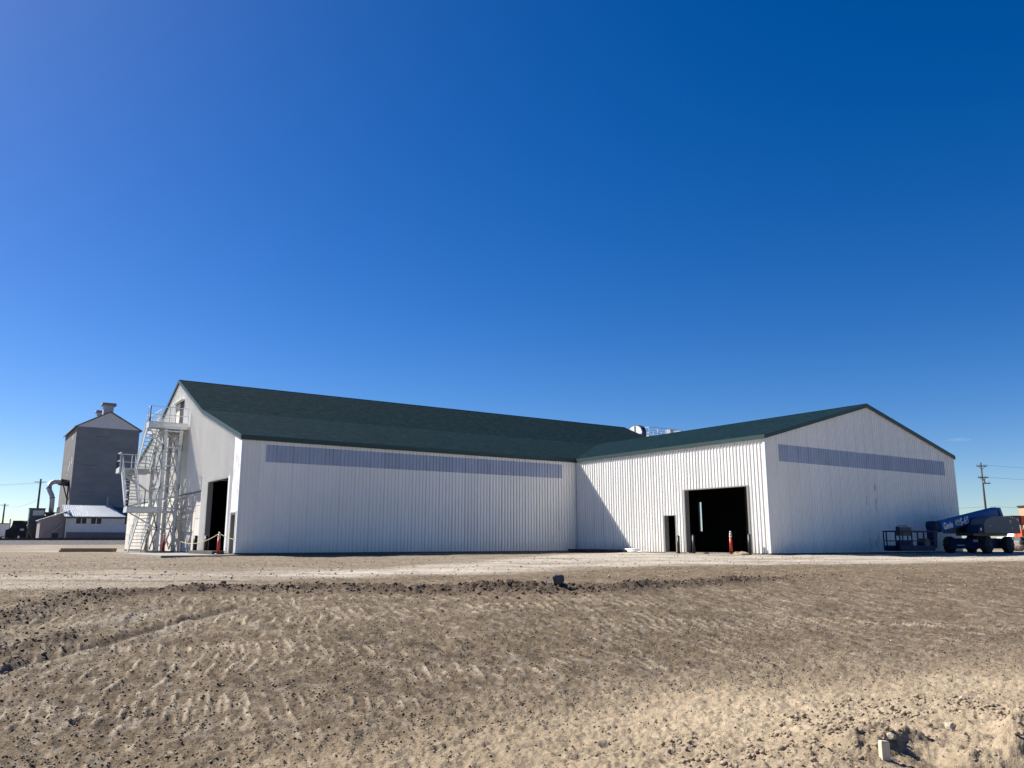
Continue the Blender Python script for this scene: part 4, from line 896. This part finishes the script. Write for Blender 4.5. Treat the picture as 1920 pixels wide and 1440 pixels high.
for (u, v, h_, lb) in ((-27.5, 79.4, 1.0, 'faded yellow guard post left of the tracks, the left one'), (-26.0, 78.4, .75, 'faded yellow guard post near the lean-to, the middle one'), (-25.2, 78.2, .7, 'faded yellow guard post near the lean-to, the right one')):
    gp = thing('guard_post', lb, 'post', (u, v, .4), 0, 'yellow guard posts by the tracks'); MB().tube([(0, 0, -.6), (0, 0, h_*.7)], .11, 10).build('post', 'yellow_post', gp); MB().tube([(0, 0, h_*.7), (0, 0, h_)], .11, 10, .09).build('top', 'frame', gp)
pole('utility_pole', 'leaning timber pole left of the curved silver duct', -17.6, 188, .5, 15.5, ((14.7, 1.3, 0),), YAW+.3, .3); pole('utility_pole', 'small far pole at the left edge above the pale trailer', -21.2, 263, .5, 12.2, ((11.7, 1.2, 0),), YAW+.3, .3)
for k, z in enumerate((15.0, 14.9)):
    q = MB().tube(sag((-17.6, 188, z+.1), (-17.6-140*RX, 188-140*RY+(30 if k else -10), z-1), 2, 14), .03, 4).build('power_line', 'wire'); tag(q, ['upper power line leaving the left frame edge from the leaning pole', 'lower power line leaving the left frame edge from the leaning pole'][k], 'power line', 'power lines on the left')
q = MB().tube(sag((-21.2, 263, 12.0), (-17.6, 188, 11.0), 1, 14), .03, 4).build('power_line', 'wire'); tag(q, 'power line strung between the two left poles', 'power line', 'power lines on the left')
# railway
rt = thing('railway_track', 'dark railway track on ballast left of the stair tower', 'railway track', (*site(-60, 94), .86), YAW)
for y in (-.72, .72): MB().box(-90, 70, y-.04, y+.04, .06, .22).build('rail', 'rust', rt)
b = MB()
for k in range(266): b.box(-90+.6*k, -89.75+.6*k, -1.3, 1.3, -.06, .07)
o = b.build('sleepers', 'pole_wood', rt); o['kind'] = 'stuff'
o = MB().prism([(-4.2, -.75), (-2.0, .02), (2.0, .02), (4.2, -.6)], 'x', -90, 70).build('ballast', 'ballast'); o.location = (*site(-60, 94), .8); o.rotation_euler = (0, 0, YAW); tag(o, kind='structure')
# far scrub along the horizon
def scrub(n, xr, dr_, hh, seed):
    r = random.Random(seed); b = MB()
    for k in range(n):
        x = r.uniform(*xr); dd = r.uniform(*dr_); px, py = site(x, dd); s = r.uniform(.6, 1.5)*hh
        for j in range(7):
            c = Vector((px+r.uniform(-2, 2)*s, py+r.uniform(-2, 2)*s, .3+r.uniform(0, .5)*s)); pts = [c+Vector((r.uniform(-1, 1), r.uniform(-1, 1), r.uniform(-.3, .8)))*s for _ in range(4)]
            b.f += [tuple(len(b.v)+i for i in t_) for t_ in ((0, 1, 2), (0, 2, 3), (0, 1, 3), (1, 2, 3))]; b.v += [tuple(p) for p in pts]
    o = b.build('scrub', 'scrub'); tag(o, 'low dusty scrub on the far flat horizon', 'scrub', None, 'stuff')
scrub(700, (-420, -120), (190, 420), .9, 3)

# ------------------------------------------------------------------ loose clods, stones and foreground pieces
def ico():
    t_ = (1+5**.5)/2; v = np.array([(-1, t_, 0), (1, t_, 0), (-1, -t_, 0), (1, -t_, 0), (0, -1, t_), (0, 1, t_), (0, -1, -t_), (0, 1, -t_), (t_, 0, -1), (t_, 0, 1), (-t_, 0, -1), (-t_, 0, 1)]); v = v/np.linalg.norm(v[0])
    f = np.array([(0, 11, 5), (0, 5, 1), (0, 1, 7), (0, 7, 10), (0, 10, 11), (1, 5, 9), (5, 11, 4), (11, 10, 2), (10, 7, 6), (7, 1, 8), (3, 9, 4), (3, 4, 2), (3, 2, 6), (3, 6, 8), (3, 8, 9), (4, 9, 5), (2, 4, 11), (6, 2, 10), (8, 6, 7), (9, 8, 1)])
    return v, f
IV, IF = ico()
def clods(name, x, d, size, m, seed, label, cat):
    r = np.random.default_rng(seed); n = len(x)
    h = terrain(x, d)[0]
    vs_ = IV[None]*(1+r.uniform(-.35, .35, (n, 12, 1)))
    sc = size[:, None, None]*r.uniform(.55, 1.15, (n, 1, 3))*np.array([1, 1, .75])
    a = r.uniform(0, 6.28, n); ca, sa = np.cos(a)[:, None], np.sin(a)[:, None]
    vs_ = vs_*sc; X = vs_[:, :, 0]*ca-vs_[:, :, 1]*sa; Y = vs_[:, :, 0]*sa+vs_[:, :, 1]*ca; Z = vs_[:, :, 2]
    px = CAM[0]+x*RX+d*FX; py = CAM[1]+x*RY+d*FY
    co = np.stack([X+px[:, None], Y+py[:, None], Z+(h+size*.3)[:, None]], -1).reshape(-1, 3).astype(np.float32)
    f = (IF[None]+12*np.arange(n)[:, None, None]).reshape(-1, 3).astype(np.int32)
    me = bpy.data.meshes.new(name); me.vertices.add(len(co)); me.vertices.foreach_set('co', co.ravel()); me.loops.add(f.size); me.loops.foreach_set('vertex_index', f.ravel())
    me.polygons.add(len(f)); me.polygons.foreach_set('loop_start', np.arange(0, f.size, 3, dtype=np.int32)); me.polygons.foreach_set('loop_total', np.full(len(f), 3, np.int32)); me.update(calc_edges=True)
    me.materials.append(M[m]); o = bpy.data.objects.new(name, me); C.objects.link(o); tag(o, label, cat, None, 'stuff'); return o
M['clod_damp'] = mat('damp_clods', (.14, .102, .07), .95, 0, .45, 3, .3)
M['crumb'] = mat('brown_soil_crumbs', (.155, .115, .074), .95, 0, .5, 1.6, .3, col2=(.3, .24, .165))
M['clod_sand'] = mat('sandy_clods', (.27, .205, .138), .95, 0, .3, 3, .3)
M['clod_dry'] = mat('dry_clods', (.27, .205, .14), .95, 0, .3, 3, .3)
r = np.random.default_rng(11)
x = r.uniform(-13, 9, 5200); dd = np.interp(x, BX, BD)+r.normal(0, .27, 5200); keep = (r.random(5200) < np.clip((9.5-x)/6, 0, 1)) & (x > -7)
clods('soil_clods', x[keep], dd[keep], .006+.032*r.random(5200)[keep]**3.2, 'clod_damp', 2, 'dark crumbled soil clods along the low berm', 'soil clods')
dd = r.uniform(6, 13, 1900); x = np.where(r.random(1900) < .6, np.interp(dd, *XL1), np.interp(np.minimum(dd, 10.5), *XL2))+r.normal(0, .25, 1900); kp = (x < -5.95) | (dd < 10.4); x = x[kp]; dd = dd[kp]
clods('soil_clods', x, dd, .006+.028*r.random(len(x))**3.2, 'clod_damp', 3, 'dark crumbled soil clods in the ridge at left', 'soil clods')
d0 = 3.6+16*r.random(34000)**1.3; x = r.uniform(-.72, .72, 34000)*d0
clods('gravel', x, d0, .004+.012*r.random(34000)**5, 'clod_dry', 4, 'scattered dry gravel and crumbs over the graded bank', 'gravel')
d0 = 4+5*r.random(9000); x = r.uniform(1.2, 6.5, 9000); kp = fbm(x+20, d0+4, 1.1, 3) > r.uniform(-.05, .3, 9000); d0 = d0[kp]; x = x[kp]
clods('gravel', x, d0, .005+.028*r.random(len(x))**3.5, 'clod_sand', 6, 'loose stones and clods churned up at lower right', 'gravel')
d0 = 5+9*r.random(26000)**1.1; x = r.uniform(-.7, .7, 26000)*d0; kp = d0 > np.interp(x, TX, TD)-.3; x = x[kp]; d0 = d0[kp]
clods('soil_crumbs', x, d0, .004+.012*r.random(len(x))**2.5, 'crumb', 9, 'brown soil crumbs covering the graded bank', 'soil crumbs')
d0 = 18+25*r.random(5000); x = r.uniform(-.72, .72, 5000)*d0
clods('gravel', x, d0, .008+.03*r.random(5000)**3, 'clod_dry', 8, 'small stones strewn over the yard before the building', 'gravel')

def rock(name, label, u, v, size, m, seed, sq=.75, sub=3, cat='rock'):
    import bmesh
    bm = bmesh.new(); bmesh.ops.create_icosphere(bm, subdivisions=sub, radius=1); rr = np.random.default_rng(seed); off = rr.uniform(0, 50, 3)
    cuts = rr.normal(0, 1, (14, 3)); cuts /= np.linalg.norm(cuts, axis=1)[:, None]; dist = rr.uniform(.5, .85, 14)
    for vt in bm.verts:
        p = np.array(vt.co)
        for c, t_ in zip(cuts, dist):
            e = p@c-t_
            if e > 0: p = p-c*e*.9
        p = p*(1+.3*float(vnoise(np.array([p[0]*3+off[0]]), np.array([p[1]*3+p[2]*2+off[1]]))[0]))
        vt.co = Vector(p*np.array([1, .8, sq])*size)
    me = bpy.data.meshes.new(name); bm.to_mesh(me); bm.free(); me.materials.append(M[m])
    o = bpy.data.objects.new(name, me); C.objects.link(o); o.location = (u, v, ground_z(u, v)+size*sq*.45); o.rotation_euler = (.1, .15, seed); return tag(o, label, cat)
ru, rv = site(.8, 14.75)
rk = rock('boulder', 'dark blue grey rock sitting on the berm', ru, rv, .145, 'rock', 33, .72); rk.location.z += .05
su_, sv_ = site(.62, 14.45); z_ = ground_z(su_, sv_)
stk = MB().bar((su_-.05, sv_, z_+.13), (su_+.06, sv_-.06, z_+.0), .022, .012).build('white_stick', 'white_trim'); tag(stk, 'short white stick leaning in soil below the dark rock', 'stick')
for k, (x, dd, s, lb) in enumerate(((2.96, 6.69, .05, 'pale rounded stone just behind the wooden stake'), (3.43, 7.6, .055, 'pale knobbly stone up and right of the stake'), (3.27, 7.54, .04, 'pale pointed stone above the stake'),
        (3.89, 7.6, .075, 'large pale stone at lower right beside churned soil'), (4.62, 8.7, .05, 'pale stone at far right in churned soil'), (2.76, 6.86, .035, 'dusty stone left of the stake'))):
    u, v = site(x, dd); rock('stone', lb, u, v, s, 'stone', 20+k, .7, 2, 'stone')['group'] = 'pale stones at lower right'
u, v = site(2.78, 6.42); z = ground_z(u, v)
sk = thing('survey_stake', 'pale square wooden stake standing at the bottom edge', 'stake', (u, v, z), YAW+.25)
MB().box(-.035, .035, -.02, .02, -.1, .125).build('shaft', 'pale_wood', sk); MB().hexa([(-.035, -.02, .125), (.035, -.02, .125), (.035, .02, .125), (-.035, .02, .125)], [(-.03, -.015, .14), (.03, -.015, .132), (.03, .015, .132), (-.03, .015, .14)]).build('splintered_top', 'pale_wood', sk)
# small heap of soil by the right doorway
dp = thing('dirt_heap', 'small heap of soil at the right of the big doorway', 'dirt heap', (-.55, -14.2, -.03))
hb = MB(); n = 18
ringz = [(.5, 0), (.4, .06), (.24, .13), (.08, .16)]
for rr_, z in ringz:
    for k in range(n): a = k/n*6.283; j = 1+.25*random.uniform(-1, 1); hb.v.append((rr_*.6*math.cos(a)*j, rr_*1.1*math.sin(a)*j, z*random.uniform(.8, 1.2)))
for q in range(3):
    for k in range(n): hb.f.append((q*n+k, q*n+(k+1) % n, (q+1)*n+(k+1) % n, (q+1)*n+k))
hb.f.append(tuple(range(3*n, 4*n))); hb.build('heap', 'clod_dry', dp)
mp_ = rock('dirt_mound', 'brown dirt mound behind the boom lift at right', 29.6, -14.4, .75, 'clod_dry', 9, .5, 3, 'dirt mound')

# thin wisp of cloud far beyond the right end of the building
cm = bpy.data.materials.new('thin_cirrus'); cm.use_nodes = True; t = cm.node_tree; t.nodes.clear()
vo = t.nodes.new('ShaderNodeVolumePrincipled'); ou = t.nodes.new('ShaderNodeOutputMaterial'); t.links.new(vo.outputs[0], ou.inputs['Volume'])
vo.inputs['Color'].default_value = (.95, .97, 1, 1); vo.inputs['Density'].default_value = .0035; vo.inputs['Anisotropy'].default_value = .4
wq = rock('cloud', 'small thin wisp of cloud low in the blue sky at right', 0, 0, 60, 'white_trim', 51, .09, 3, 'cloud')
wq.location = (3042, 1481, 376); wq.rotation_euler = (0, .03, YAW); wq.data.materials.clear(); wq.data.materials.append(cm)

# ------------------------------------------------------------------ consistent normals on closed shapes
import bmesh
for o in scene.objects:
    if o.type == 'MESH' and len(o.data.polygons) < 3000 and not o.name.startswith(('siding_panel', 'skylight_panel')):
        bm = bmesh.new(); bm.from_mesh(o.data); bmesh.ops.recalc_face_normals(bm, faces=bm.faces); bm.to_mesh(o.data); bm.free()
